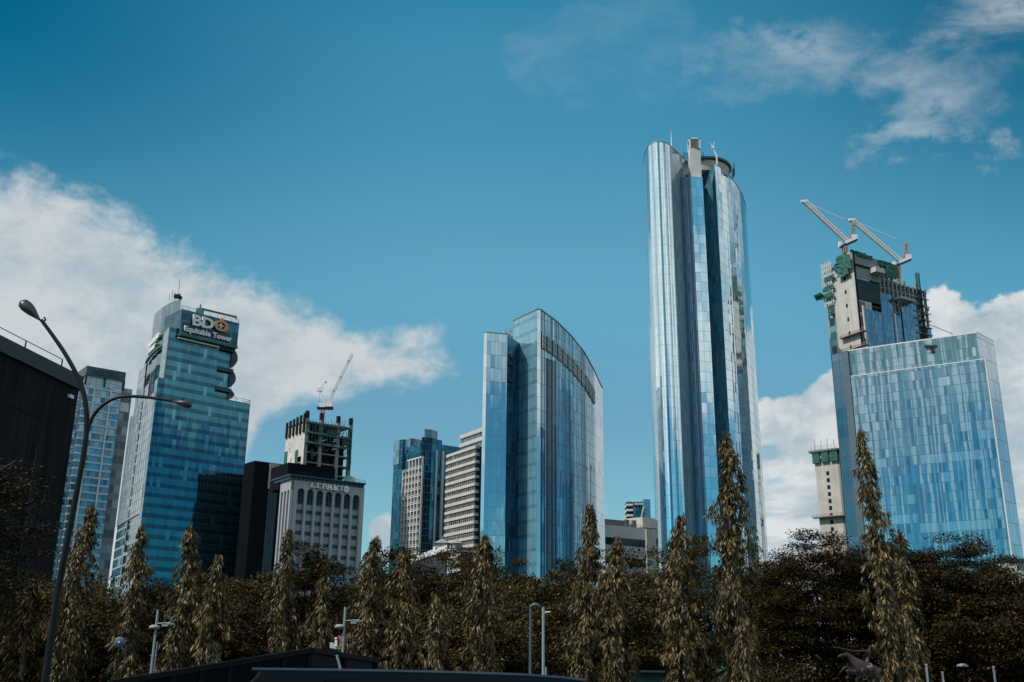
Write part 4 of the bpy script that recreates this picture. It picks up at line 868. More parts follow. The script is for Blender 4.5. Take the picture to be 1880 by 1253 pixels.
# =================================================================== right: big glass slab with slanting pale reflection streaks in its glass colour
def glass_slab():
    A = atY(1807, 660, 400); F = Face(A, ang(A, -58.5, 200)); H1 = A.z; L = F.uz(1562, 691)[0]
    t = thing('glass_office', 'wide blue glass office block with pale slanting reflection streaks, at the right edge', 'glass office block', (A.x, A.y, 0))
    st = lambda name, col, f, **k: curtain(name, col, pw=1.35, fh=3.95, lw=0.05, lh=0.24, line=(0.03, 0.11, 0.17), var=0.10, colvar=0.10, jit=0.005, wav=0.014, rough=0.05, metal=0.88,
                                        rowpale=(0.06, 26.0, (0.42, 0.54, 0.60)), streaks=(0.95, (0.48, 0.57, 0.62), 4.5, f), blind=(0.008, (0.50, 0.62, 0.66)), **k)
    gf = st('reflection_streak_glass', (0.13, 0.29, 0.385), 0.78); gb = st('reflection_streak_glass_upper', (0.13, 0.27, 0.31), 0.85)
    sd = curtain('side_glass', (0.45, 0.55, 0.60), pw=1.5, fh=8.4, lw=0.04, lh=0.22, line=(0.14, 0.20, 0.24), var=0.1, jit=0.01, wav=0.01, rough=0.15, metal=0.7)
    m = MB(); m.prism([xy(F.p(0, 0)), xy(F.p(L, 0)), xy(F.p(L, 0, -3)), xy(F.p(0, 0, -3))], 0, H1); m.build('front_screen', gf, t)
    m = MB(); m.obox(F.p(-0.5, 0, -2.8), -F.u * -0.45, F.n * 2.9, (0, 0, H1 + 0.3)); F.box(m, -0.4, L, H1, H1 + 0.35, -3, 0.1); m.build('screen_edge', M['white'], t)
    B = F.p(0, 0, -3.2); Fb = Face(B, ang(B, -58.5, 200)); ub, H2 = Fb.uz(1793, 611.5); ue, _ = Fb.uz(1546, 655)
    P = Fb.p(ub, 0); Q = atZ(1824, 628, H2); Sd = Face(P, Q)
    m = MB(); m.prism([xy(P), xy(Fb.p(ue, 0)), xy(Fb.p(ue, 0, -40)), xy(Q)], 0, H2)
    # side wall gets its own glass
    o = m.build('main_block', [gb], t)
    m = MB(); Sd.box(m, 0.02, Sd.L, 0, H2 + 0.1, -1, 0.12); m.build('side_wall', sd, t)
    m = MB(); Fb.box(m, ub, ue, H2, H2 + 0.5, -1, 0.1); Sd.box(m, 0, Sd.L, H2 + .1, H2 + 0.5, -1, 0.14); m.build('roof_trim', M['white'], t)
    # dark vertical blade on the left end
    m = MB(); u, z = Fb.uz(1558, 651); u2 = Fb.uz(1546, 650)[0]; Fb.box(m, u, u2, 0, z + 1.5, -30, 1.4); m.build('end_blade', basic('slate_blade', (0.10, 0.14, 0.18), 0.4, metal=0.3, var=0.12, sc=0.1), t)
    # roof clutter
    m = MB(); p = Fb.p(Fb.uz(1745, 620)[0], H2, -6); m.bar(p, p + Vector((0, 0, 3)), 0.3); m.bar(p + Vector((0, 0, 3)), p + Vector((-9, 2, 8)), 0.25); m.box(p, (2, 2, 2)); m.build('roof_davit', M['steel'], t); m = MB(); p = Fb.p(Fb.uz(1677, 630)[0], H2, -4); m.bar(p, p + Vector((0, 0, 5.5)), 0.2); m.build('roof_davit', M['steel'], t)
    m = MB(); p = Fb.p(Fb.uz(1712, 640)[0], H2 - 3.4, 0.6); m.box(p, (6, 1.2, 1.0)); m.box(p - Vector((0, 0, 1.6)), (1, 1, 2.2)); m.build('facade_cradle', M['coping'], t)
glass_slab()

# =================================================================== right: tower under construction with two cranes
def right_frame():
    A = atY(1564.5, 464, 560); H = A.z; azR, azL = 60, -29
    F = Face(A, ang(A, azR, 150)); G2 = Face(A, ang(A, azL, 80))
    t = thing('unfinished_tower', 'tall concrete tower under construction, partly clad in blue glass, with green nets on top', 'tower under construction', (A.x, A.y, 0))
    uEnd, zEnd = F.uz(1700, 541); uA, zA = F.uz(1611, 481.5); uB, zB = F.uz(1641, 497); 
    us, _ = G2.uz(1533, 560); ul, zl = G2.uz(1513, 497)
    zM = F.uz(1626, 515)[1]
    fh = 4.6; dep = us * 0.9 + 14
    # storeys as slabs and columns
    m = MB(); z = zM; k = 0
    while z > 60: m.prism([xy(F.p(1, 0, -1)), xy(F.p(uEnd, 0)), xy(F.p(uEnd, 0, -26)), xy(F.p(26, 0, -26)), xy(F.p(3, 0, -us))], z - 0.6, z); z -= fh
    z = H - 2
    while z > zM: m.prism([xy(F.p(1, 0, -1)), xy(F.p(uB, 0)), xy(F.p(uB, 0, -us)), xy(F.p(3, 0, -us))], z - 0.6, z); z -= fh
    m.build('floor_slabs', M['concrete_grey'], t)
    m = MB(); m.prism([xy(F.p(3, 0, -7)), xy(F.p(uEnd - 4, 0, -7)), xy(F.p(uEnd - 4, 0, -24)), xy(F.p(26, 0, -24)), xy(F.p(3, 0, -us + 1))], 0, zM - 1); m.build('core_wall', M['void'], t)  # inset near-black core stands in for the unlit interior
    n = 11
    for i in range(n + 1):
        u = uA + (uEnd - 1.2 - uA) * i / n; zt = zM + (3 if i % 3 == 0 else 0.5)
        if u < uB: zt = zB + 2
        m = MB(); F.box(m, u, u + 1.1, 60, zt, -1.3, 0.1); m.build('column', M['concrete_grey'], t)
    # concrete shear wall on the left face with one column of small openings
    m = MB(); G2.box(m, 0, us, 0, H - 6, -12, 0); sw = m.build('shear_wall', M['concrete'], t)
    m = MB(); G2.box(m, us * 0.15, us * 0.5, H - 6, H + 1.5, -10, -1); G2.box(m, us * 0.6, us * 0.95, H - 6, H - 3, -8, -0.5); m.build('wall_top', M['concrete'], t)
    z = H - 15; k = 0
    while z > 70 and k < 14:
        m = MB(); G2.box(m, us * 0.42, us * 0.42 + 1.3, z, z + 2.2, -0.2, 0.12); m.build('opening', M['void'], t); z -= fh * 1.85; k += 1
    # upper concrete box on the right face
    m = MB(); F.box(m, 0.05, uA + 1, F.uz(1566, 507)[1], H, -10, 0.25); m.build('upper_wall', M['concrete_grey'], t)
    m = MB(); F.box(m, 0.2, uA + 1, F.uz(1566, 487)[1], F.uz(1566, 487)[1] + 1.0, 0, 0.9); F.box(m, 0, 1.3, F.uz(1566, 700)[1], H, 0, 0.4); m.build('ledge', M['void'], t)
    m = MB(); p = F.uz(1600, 500); F.box(m, p[0] - 2, p[0] + 6, p[1] - 1.4, p[1] + 1.6, 0, 5); m.build('loading_box', M['offwhite'], t)
    m = MB(); z1 = F.uz(1566, 513)[1]; F.box(m, 1.4, uA - 1, z1 - 12, z1 + 1, 0.0, 0.35); m.build('safety_net', basic('dark_green_net', (0.010, 0.045, 0.042), 0.8, var=0.5, sc=0.4), t)
    # dark window bays below the upper box
    zz = F.uz(1573, 700)[1]
    z = z1 - 13
    while z > zz:
        m = MB(); F.box(m, 1.5, 6.5, z - 6.5, z, -0.4, 0.18); m.build('opening', M['darkglass'], t); z -= fh * 1.9
        if z < 90: break
    for i in range(4):
        m = MB(); u = 9 + i * 5.0; F.box(m, u, u + 3.4, z1 - 22, z1 - 14, -0.4, 0.16); m.build('opening', M['void'], t)
    # stepped blue cladding
    clad = curtain('site_blue_glass', (0.045, 0.17, 0.29), pw=1.3, fh=4.6, lw=0.12, lh=0.25, line=(0.03, 0.09, 0.15), var=0.25, jit=0.015, wav=0.01, rough=0.1)
    steps = [(1583, 566, 1594, 566), (1594, 569, 1617, 569), (1614, 537, 1636, 544), (1641, 578, 1652, 580), (1652, 552, 1678, 560), (1678, 560, 1684, 575)]
    for x0, y0, x1, y1 in steps:
        a, z0_ = F.uz(x0, y0); b, _ = F.uz(x1, y1); m = MB(); F.box(m, a, b - 0.05, 0, z0_, 0.1, 0.5); m.build('glass_cladding', clad, t)
    for px, py in ((1581, 562), (1639, 577)):
        a, z_ = F.uz(px, py); m = MB(); F.box(m, a, a + 1.0, 0, z_, 0.3, 1.2); m.build('white_edge_trim', M['white'], t)
    # platform hung on the facade
    a, z_ = F.uz(1641, 552); m = MB(); F.box(m, a, a + 13, z_, z_ + 1.6, 0.5, 5); m.build('loading_platform', basic('pale_green_deck', (0.30, 0.36, 0.33), 0.7), t)
    m = MB()
    for k in range(4): m.bar(F.p(a + k * 3, z_, 4.5), F.p(a + k * 3 + 1.5, z_ - 5 + k, 0.5), 0.4); m.bar(F.p(a + k * 3, z_ - 4 + k, 2), F.p(a + k * 3 + 3, z_, 4), 0.3)
    m.build('platform_bracket', M['cranered'], t)
    # ledge with rebar on the shear wall
    for y_ in (622, 648, 655):
        zz = G2.uz(1553, y_)[1]; m = MB(); G2.box(m, -5, us * 0.8, zz, zz + 0.5, -0.5, 2.6); G2.box(m, -5, us * 0.8, zz + 1.2, zz + 1.5, 2.2, 2.5); m.build('work_ledge', basic('rusty_ledge', (0.20, 0.13, 0.11), 0.8, var=0.3, sc=1), t)
    # left frame strip: floors + glass panels lower down
    m = MB(); z = zl
    while z > 60: G2.box(m, us + 0.02, ul, z - 0.9, z, -10, -0.2); z -= fh
    for k in (0, 0.97): G2.box(m, us + (ul - us) * k, us + (ul - us) * k + 0.9, 0, zl, -1.2, -0.1)
    m.build('left_frame', M['concrete_grey'], t)
    m = MB(); G2.box(m, us + 0.1, ul - 0.1, 0, G2.uz(1518, 592)[1], -10.5, -0.15); m.build('left_block', M['coping'], t)
    m = MB(); G2.box(m, us + 1.2, ul - 1, 0, zl - 12, -9, -3); m.build('left_bay_interior', M['void'], t)
    zg = G2.uz(1520, 600)[1]
    m = MB(); G2.box(m, us + 0.05, ul, 0, G2.uz(1518, 590)[1], -0.1, 0.2); m.build('grey_panels', curtain('grey_panel_glass', (0.20, 0.29, 0.34), pw=6.2, fh=9.2, lw=1.0, lh=0.8, line=(0.24, 0.31, 0.35), var=0.25, jit=0.03, rough=0.12), t)
    zz2 = G2.uz(1552, 650)[1]
    m = MB(); G2.box(m, us * 0.06, us + 0.4, 0, G2.uz(1545, 652)[1], 0.05, 0.6); m.build('grey_panels', curtain('grey_panel_glass_wide', (0.22, 0.31, 0.36), pw=us * 0.5, fh=9.2, lw=1.2, lh=0.9, line=(0.25, 0.32, 0.36), var=0.25, jit=0.03, rough=0.12), t)
    for r_ in range(5):
        zz = zl - 14 - r_ * fh * 1.9; m = MB(); G2.box(m, us + 1, us + (ul - us) * 0.85, zz - 5, zz, -0.6, 0.25); m.build('window', M['darkglass'] if r_ % 2 == 0 else M['net'], t)
    # white truss and nets at the top left
    m = MB()
    for r_ in range(8): zz = zl + 2 - r_ * 3.4; m.bar(G2.p(us - 1, zz, 1), G2.p(ul + 1.5, zz, 1), 0.35)
    for k in range(6): u = us + (ul + 1 - us) * k / 5; m.bar(G2.p(u, zl - 24, 1), G2.p(u, zl + 4, 1), 0.4)
    for r_ in range(7): zz = zl + 1 - r_ * 3.4; m.bar(G2.p(us, zz, 1), G2.p(us + (ul - us) * .4, zz - 3.4, 1), 0.25); m.bar(G2.p(ul, zz, 1), G2.p(us + (ul - us) * .6, zz - 3.4, 1), 0.25)
    m.build('formwork_truss', M['white'], t)
    rng = random.Random(11)
    def netpiece(c, w, h, face, tilt=0.0):
        m = MB(); nu = 5; vs = []
        for j in range(nu + 1):
            for i in range(nu + 1):
                f, g_ = i / nu, j / nu; vs.append(face.p(c[0] + w * (f - .5) * (1 - 0.25 * g_ * rng.random()), c[1] + h * (g_ - .5) + rng.uniform(-.4, .4), c[2] + tilt * g_ + rng.uniform(-.3, .3)))
        m.add(vs, [(j * 6 + i, j * 6 + i + 1, j * 6 + i + 7, j * 6 + i + 6) for j in range(nu) for i in range(nu)]); o = m.build('safety_net', M['net'], t); md = o.modifiers.new('s', 'SOLIDIFY'); md.thickness = 0.12
    for x, y, w, h, dd in ((1548, 476, 9, 5, 1.5), (1557, 484, 8, 9, 2.0), (1543, 489, 9, 5, 1.2), (1552, 500, 9, 6, 2.2), (1526, 512, 9, 2.4, 1.6), (1524, 530, 9, 2.4, 1.6), (1524, 544, 10, 3, 2.5)):
        u, z = G2.uz(x, y); netpiece((u, z, dd), w, h, G2)
    u, z = G2.uz(1512, 549); netpiece((u + 0.5, z + 1, 2), 7, 3, G2, 2.5)
    for x, y, w, h, dd in ((1574, 465, 14, 1.6, 0.6), (1586, 471, 14, 2, 0.8), (1622, 485, 12, 3.5, 0.6), (1636, 497, 12, 9, 0.8), (1634, 505, 9, 5, 0.8)):
        u, z = F.uz(x, y); netpiece((u, z, dd), w, h, F)
    # dark cluttered right end with hoist mast
    m = MB(); lattice(m, F.p(uEnd - 8, 60, 1.5), F.p(uEnd - 8, zM + 10, 1.5), 1.6, 60, 0.25); m.build('hoist_mast', M['darksteel'], t)
    m = MB()
    z = zM - 6
    while z > 80: m.bar(F.p(uEnd - 14, z, 0.8), F.p(uEnd + 1, z, 0.8), 0.5); z -= fh
    for k in range(30): u = rng.uniform(uEnd - 14, uEnd); z = rng.uniform(zM - 70, zM); m.box(F.p(u, z, 0.6), (rng.uniform(.8, 2.2), 0.8, rng.uniform(.8, 2.5)))
    m.build('scaffolding', M['concrete_grey'], t)
    u1, z_ = F.uz(1711, 626)
    m = MB(); F.box(m, uEnd - 3, u1, 0, F.uz(1706, 602)[1], -8, 0.4); m.build('glass_cladding', clad, t)
    # cranes
    def crane(x0, yb, deck_y, l, r, tip, af, tie, label, Yc):
        b0 = atY(x0, yb, Yc); cr = thing('tower_crane', label, 'crane', b0, 'white luffing cranes on the concrete tower')
        dk_ = atY(x0, deck_y, Yc)
        m = MB(); lattice(m, b0, dk_, 2.4, 7, 0.5); m.build('mast', M['cranered'], cr)
        pl, pr = atY(*l, Yc), atY(*r, Yc); mid = (pl + pr) / 2
        m = MB(); m.bar(pl, pr, 3.0, 0.9); m.build('machinery_deck', M['darksteel'], cr)
        m = MB(); a = pl.lerp(pr, 0.25) + Vector((0, -1.6, 1.2)); b = pr + Vector((0, -1.6, 1.2)); m.bar(a, b, 0.3, 1.8); m.box(pr + Vector((-1.5, 0, 1.6)), (3.4, 3, 2.8)); m.box(pl + Vector((0, 0, 1.6)), (1.8, 2.2, 3.2)); m.build('cab', M['cranewhite'], cr)
        j0 = pl.lerp(pr, 0.45) + Vector((0, 0, 1.2)); j1 = atY(*tip, Yc); m = MB(); lattice(m, j0, j1, 1.9, 26, 0.42); m.bar(j0, j1, 0.5); m.build('jib', M['cranewhite'], cr)
        m = MB(); m.box(j1, (4.2, 1.6, 1.5)); m.build('jib_head', M['cranewhite'], cr)
        a0 = pl.lerp(pr, 0.62) + Vector((0, 0, 1)); a1 = atY(*af, Yc); m = MB(); lattice(m, a0, a1, 1.3, 8, 0.3); m.bar(a1, pr, 0.18); m.box(a1, (2.4, 1.4, 1.4)); m.build('back_frame', M['cranered'], cr)
        m = MB(); e = atY(*tie, Yc); m.bar(j1, e, 0.28); m.build('tie_rope', M['cranewhite'], cr)
        m = MB(); m.bar(e, a1, 0.12); m.build('tie_rope', M['steel'], cr)
    crane(1551.5, 466, 452, (1543, 454), (1573, 441), (1477, 370), (1567, 412), (1551, 403.5), 'white luffing crane on the highest corner of the tall concrete tower', 566)
    crane(1649, 520, 486, (1642, 490), (1672, 477), (1564, 404), (1664, 449), (1646, 439), 'white luffing crane on the lower right roof of the tall concrete tower', 600)
    # hanging hook block far left of the tower
    # (thin rope seen against the sky)
right_frame()

# =================================================================== lone concrete core
def lone_core():
    A = atY(1537.5, 823, 640); H = A.z; F = Face(A, ang(A, -50, 60)); L = F.uz(1490.5, 830)[0]; Rt = Face(A, ang(A, 42, 30)); Lr = Rt.uz(1545, 832)[0] + 6
    t = thing('unfinished_tower', 'narrow raw concrete shaft with green formwork around its top, left of the glass slab', 'tower under construction', (A.x, A.y, 0))
    MB().prism([xy(F.p(0.6, 0, -0.3)), xy(F.p(L - 1.2, 0, -0.3)), xy(F.p(L - 1.2, 0, -Lr)), xy(F.p(0.6, 0, -Lr))], 0, H - 5).build('shaft', M['concrete'], t)
    m = MB(); Rt.box(m, 0.4, Lr, 0, H - 3, -6, 0.5); m.build('rear_shaft', M['concrete_grey'], t)
    z = H - 14; k = 0
    while z > 60 and k < 12:
        m = MB(); u = L * 0.46; hh = 2.4 if k < 10 else 4.5; F.box(m, u - 0.9, u + 0.9, z - hh, z, -0.6, -0.1); m.build('opening', M['void'], t); z -= 4.4 if k < 9 else 9; k += 1
    for i in range(3):
        m = MB(); w = (L + 0.5) / 3; F.box(m, w * i + 0.2, w * (i + 1) - 0.9, H - 8.2, H - 1.0, -0.5, 1.2); m.build('formwork_panel', M['net'], t)
    m = MB(); F.box(m, -0.3, L + 1.6, H - 1.2, H, -Lr, 1.8); m.build('top_deck', basic('dull_green_deck', (0.12, 0.17, 0.16), 0.8), t)
    m = MB(); Rt.box(m, 0.4, Lr + 3, H - 10, H - 1.3, 0.6, 1.5); m.build('formwork_panel', M['sign_blue'], t)
    m = MB(); rails(m, [F.p(0, H, 1.4), F.p(L, H, 1.4)], 2.6, 3.2, 0.2)
    for k in range(4): m.bar(F.p(L * (k + .5) / 4, H, 0), F.p(L * (k + .5) / 4, H + 6 + k % 2, 0), 0.35)
    m.build('guard_rail', M['offwhite'], t)
    zz = F.uz(1515, 951)[1]
    m = MB(); F.box(m, -3.5, L + 2, zz, zz + 0.7, -1, 3.0); rails(m, [F.p(-3, zz + .7, 2.8), F.p(L + 2, zz + .7, 2.8)], 1.2, 3, 0.14); m.build('work_ledge', basic('rust_ledge', (0.25, 0.16, 0.14), 0.8, var=0.3, sc=1), t)
lone_core()

# =================================================================== low white building + far blue block between the two big towers
def low_white():
    A = atY(1108, 964, 545); H = A.z; F = Face(A, ang(A, 62, 80)); L = F.uz(1184, 983)[0]
    t = thing('building', 'low weathered white building with dark window ribbons and an open roof canopy', 'building', (A.x, A.y, 0))
    m = MB(); m.prism([xy(F.p(0, 0, -0.4)), xy(F.p(L, 0, -0.4)), xy(F.p(L, 0, -30)), (F.p(0,0).x * 1.06, F.p(0,0).y * 1.06)], 0, H - 0.6); m.build('core_wall', M['darkglass'], t)
    z = H; k = 0
    while z > 8:
        m = MB(); F.box(m, 0, L - 0.05, z - 6.2, z, -1, 0.3); m.build('wall_band', M['white'] if k == 0 else basic('grey_render_%d' % k, (0.52, 0.52, 0.53), 0.8, var=0.2, sc=0.3, streak=0.6), t); z -= 10.2; k += 1
    m = MB(); F.box(m, 0, L * 0.52, H + 0.01, H + 3.2, -1, 0.1); m.build('parapet', M['concrete_grey'], t)
    u, z_ = F.uz(1189, 972); m = MB(); F.box(m, L, L + 8.0, 0, F.uz(1188, 972)[1], -10, 1.4); m.build('stair_wall', M['offwhite'], t)
    Fp = Face(F.p(L * 0.35, 0, -12), F.p(L + 22, 0, -12)); a, za = Fp.uz(1147, 958); b, zb = Fp.uz(1172, 951); zs = Fp.uz(1180, 966)[1]
    m = MB(); e = Fp.p(Fp.uz(1181, 951)[0], zb); hh = zb - zs
    c0 = Fp.p(Fp.uz(1172, 951)[0], zb, 4); l0 = c0 + Vector((math.sin(R(-48)), math.cos(R(-48)), 0)) * 38; r0 = c0 + Vector((math.sin(R(52)), math.cos(R(52)), 0)) * 36
    m.prism([xy(c0), xy(l0), (l0.x + 12, l0.y + 16), xy(r0)], zb - 5.5, zb); m.build('roof_canopy', M['offwhite'], t)
    m = MB(); m.prism([(c0.x - 1, c0.y + 5), (l0.x + 3, l0.y), (l0.x + 10, l0.y + 10), (r0.x - 2, r0.y + 1)], H - 1, zb - 10); m.build('roof_room', M['offwhite'], t)
    for f in (0.04, 0.5):
        m = MB(); p = c0.lerp(l0, f) + Vector((0.4, 2.2, 0)); m.box((p.x, p.y, (H + zb - 5.5) / 2), (2.8, 2.8, zb - 5.5 - H)); m.build('canopy_pillar', M['offwhite'], t)
    m = MB(); rails(m, [F.p(L * 0.55, H, 0.1), F.p(L * 0.98, H, 0.1)], 1.6, 2.2, 0.16)
    m.build('roof_railing', M['concrete_grey'], t)
    for k in range(2):
        m = MB(); F.box(m, L * (.58 + .17 * k), L * (.68 + .17 * k), H, H + 4.2, -4, -2); m.build('roof_tank', M['concrete_grey'], t)
    # far block
    A = atY(1163, 922.5, 900); H = A.z
    t = thing('building', 'distant teal glass block with balconies and dark sign board, left of the tallest tower', 'building', (A.x, A.y, 0))
    x = lambda p: atY(p, 930, 900).x
    tg = curtain('far_teal', (0.06, 0.22, 0.30), pw=5, fh=4.5, lw=0.4, lh=1.0, line=(0.08, 0.2, 0.26), var=0.4, jit=0.03)
    m = MB(); m.prism([(x(1162), 900), (x(1184), 904), (x(1184), 925), (x(1162), 925)], 0, H); m.build('glazed_body', tg, t)
    z2 = atY(1186, 917, 896).z; m = MB(); m.prism([(x(1181), 896), (x(1193), 896), (x(1193), 925), (x(1181), 925)], 0, z2); m.build('tall_wing', curtain('far_wing', (0.17, 0.33, 0.40), pw=6, fh=4.5, lw=0.3, lh=1.2, line=(0.06, 0.16, 0.2), var=0.2, jit=0.03), t)
    m = MB(); m.bar((x(1180.5), 895, H - 4), (x(1174), 895, atY(1174, 955, 895).z), 0.9); m.build('slanting_fin', M['white'], t)
    m = MB(); zz = H - 1
    while zz > 30: m.obox((x(1150), 898, zz - 2.2), (x(1161.5) - x(1150), 0, 0), (0, 18, 0), (0, 0, 1.5)); zz -= 4.6
    m.build('balconies', M['white'], t)
    m = MB(); m.prism([(x(1151.5), 903), (x(1161.8), 903), (x(1161.8), 918), (x(1151.5), 918)], 0, H + 1); m.build('balcony_wing', M['coping'], t)
    m = MB(); m.obox((x(1162.5), 898.6, H - 3.2), (x(1183) - x(1162.5), 0, 0), (0, 1, 0), (0, 0, 3.4)); sgn = m.build('sign_board', M['sign_blue'], t)
    text_mesh('CROWNE', 2.6, 0.2, 0.06, 1.0, M['letter'], 'sign_letters', t, (x(1163.6), 898.3, H - 2.6), (1, 0, 0), (0, 0, 1), sx=0.72)
low_white()

# low flat white roof with drums, near, in front of the hotel
def low_roof():
    A = atY(820.5, 1000.5, 260); H = A.z; B = atZ(765, 1019.5, H); F = Face(A, B)
    t = thing('building', 'low building with a broad white roof fascia and small domed roof drums', 'building', (A.x, A.y, 0))
    bk = [(B.x * 1.07, B.y * 1.07), (A.x * 1.08 + 0.5, A.y * 1.08)]; m = MB(); m.prism([xy(A), xy(B)] + bk, H - 1.5, H); m.build('roof_slab', M['white'], t)
    m = MB(); m.prism([(p[0] * 1.01 - 0.3, p[1] * 1.01) for p in [xy(A), xy(B)] + bk], 0, H - 1.5); m.build('wall', M['coping'], t)
    for px, r in ((812, 1.9), (838, 1.4)):
        c = atY(px, 1003, A.y + 9); m = MB(); m.lathe((c.x, c.y, H), [(r, 0), (r, 1.1), (r * 1.3, 1.3), (r * 0.3, 2.3), (0.12, 2.5), (0.12, 3.3)], 16); m.build('roof_drum', M['concrete_grey'], t)
    m = MB(); F.box(m, F.L * 0.62, F.L * 0.8, H, H + 1.8, -7, -3); m.build('roof_box', M['white'], t)
    C = atY(846, 1006, 300)
    t2 = thing('building', 'low red-brown building with a pale roof line, right of the white roof fascia', 'building', (C.x, C.y, 0))
    m = MB(); m.prism([(C.x, 300), (C.x + 9, 305), (C.x + 9, 315), (C.x, 315)], 0, C.z); m.build('wall', basic('maroon_wall', (0.10, 0.03, 0.035), 0.7), t2)
    m = MB(); m.obox((C.x - 0.5, 299.4, C.z - 1.2), (10, 5, 0), (-1, 4, 0), (0, 0, 0.5)); m.build('roof_trim', M['offwhite'], t2)
low_roof()

# white building glimpsed at the right edge
def right_white():
    A = atY(1866, 1040, 170)
    t = thing('building', 'white rendered building half hidden by a palm at the right edge', 'building', (A.x, A.y, 0))
    h = atY(1872, 1018, 170).z; m = MB(); m.prism([(A.x, 170), (A.x + 22, 168), (A.x + 22, 180), (A.x, 180)], 0, [h - 1.2, h + 0.8, h + 0.8, h - 1.2]); m.build('wall', M['offwhite'], t)
    m = MB(); m.obox((A.x - 0.4, 169.2, h - 1.3), (22, -2, 2.0), (0, 11, 0), (0, 0, 0.45)); m.build('roof', M['coping'], t)
    l = atY(1838, 1033, 168); m = MB(); m.prism([(l.x, 168), (l.x + 1.3, 168), (l.x + 1.3, 170), (l.x, 170)], 0, l.z); m.build('chimney', M['offwhite'], t)
right_white()

# =================================================================== near windowless dark building on the left
def dark_building():
    A = atY(148, 692, 115); H = A.z; B = atZ(-60, 588, H); F = Face(A, B); F2 = Face(A, ang(A, 3, 40))
    t = thing('building', 'huge windowless dark concrete building at the left edge, behind the street lamp', 'building', (A.x, A.y, 0))
    F.L = 60
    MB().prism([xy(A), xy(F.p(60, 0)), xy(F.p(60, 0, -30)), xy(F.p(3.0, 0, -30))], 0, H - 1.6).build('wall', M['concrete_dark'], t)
    m = MB(); F.box(m, -0.2, 60, H - 1.6, H, -28, 0.35); m.build('coping', M['coping'], t)
    m = MB()
    for k in range(7): u = 3.4 + k * 7; m.bar(F.p(u, H, -0.4), F.p(u, H + 1.1, -0.4), 0.12)
    m.bar(F.p(3.4, H + 1.1, -0.4), F.p(60, H + 1.1, -0.4), 0.07); m.bar(F.p(3.4, H + 1.1, -.4), F.p(3.4, H, -.4), 0.08); m.build('roof_railing', M['darksteel'], t)
    m = MB(); F.box(m, 1.2, 2.0, H - 3.0, H - 2.6, 0, 0.3); m.build('wall_lamp', M['white'], t)
    m = MB(); q = F.p(-2.0, 0, -14); m.prism([xy(F.p(0.1, 0, -8)), xy(q), (q.x, q.y + 8), xy(F.p(1, 0, -20))], 0, atY(150, 795, 123).z); m.build('side_block', M['concrete_dark'], t)
    m = MB()
    for k in range(5): z = 3 + k * 6.0; F.box(m, 0, 60, z, z + 0.06, -0.1, 0.03)
    m.build('joint_lines', M['black'], t)
    for k, (u, zt_) in enumerate(((6.5, 24), (19, 33))):
        m = MB(); m.tube([F.p(u, 0, .12), F.p(u, zt_, .12)], 0.07, 6); m.build('drain_pipe', M['coping'], t)
dark_building()
# =================================================================== ground, road, pavement
def sheet(name, x0, y0, x1, y1, z, mat, label=None):
    m = MB(); m.add([(x0, y0, z), (x1, y0, z), (x1, y1, z), (x0, y1, z)], [(0, 1, 2, 3)]); o = m.build(name, mat); o['kind'] = 'structure'; return o
sheet('ground', -3000, -3000, 3000, 3000, 0.0, basic('dry_lawn', (0.035, 0.045, 0.02), 0.95, var=0.4, sc=0.05))
sheet('road', -400, -9, 400, 26, 0.004, basic('asphalt', (0.05, 0.05, 0.052), 0.9, var=0.2, sc=0.6, bump=0.2))
m = MB(); m.obox((-400, 26, 0), (800, 0, 0), (0, 6, 0), (0, 0, 0.14)); o = m.build('pavement', basic('pavement_slabs', (0.22, 0.21, 0.20), 0.9, var=0.2, sc=0.8)); o['kind'] = 'structure'
for i in range(26):
    o = sheet('lane_marking', -104 + i * 8, 8.4, -101 + i * 8, 8.55, 0.008, M['letter'])

# =================================================================== vegetation
def leafmat(name, c1, c2, c3, spec=0.5, rough=0.42, trans=0.05):
    m, g, b = pbsdf(name); geo = g.n('ShaderNodeNewGeometry'); r = geo.outputs['Random Per Island']
    n = g.noise(g.n('ShaderNodeTexCoord').outputs['Object'], 0.9, 3, 0.6)[0]
    c = g.mix(g.step(g.m('ADD', g.m('MULTIPLY', r, 0.6), g.m('MULTIPLY', n, 0.5)), 0.25, 0.8), c1, c2)
    c = g.mix(g.m('GREATER_THAN', r, 0.93), c, c3)
    g.put(b.inputs['Base Color'], c); b.inputs['Roughness'].default_value = rough; b.inputs['Specular IOR Level'].default_value = spec
    t = g.n('ShaderNodeBsdfTranslucent'); g.put(t.inputs['Color'], c); mx = g.n('ShaderNodeMixShader'); mx.inputs[0].default_value = trans
    g.t.links.new(b.outputs[0], mx.inputs[1]); g.t.links.new(t.outputs[0], mx.inputs[2]); out = [n for n in g.t.nodes if n.type == 'OUTPUT_MATERIAL'][0]; g.t.links.new(mx.outputs[0], out.inputs[0])
    return m
LEAF_A = leafmat('mast_tree_leaf', (0.010, 0.009, 0.003), (0.125, 0.093, 0.036), (0.25, 0.16, 0.07), 0.25, 0.40)
LEAF_B = leafmat('broad_leaf', (0.009, 0.009, 0.003), (0.085, 0.064, 0.020), (0.16, 0.105, 0.035), 0.10, 0.5)
LEAF_C = leafmat('dark_leaf', (0.004, 0.005, 0.002), (0.040, 0.030, 0.010), (0.10, 0.055, 0.016), 0.06, 0.5)
BARK = basic('bark', (0.05, 0.04, 0.03), 0.9, var=0.3, sc=3)

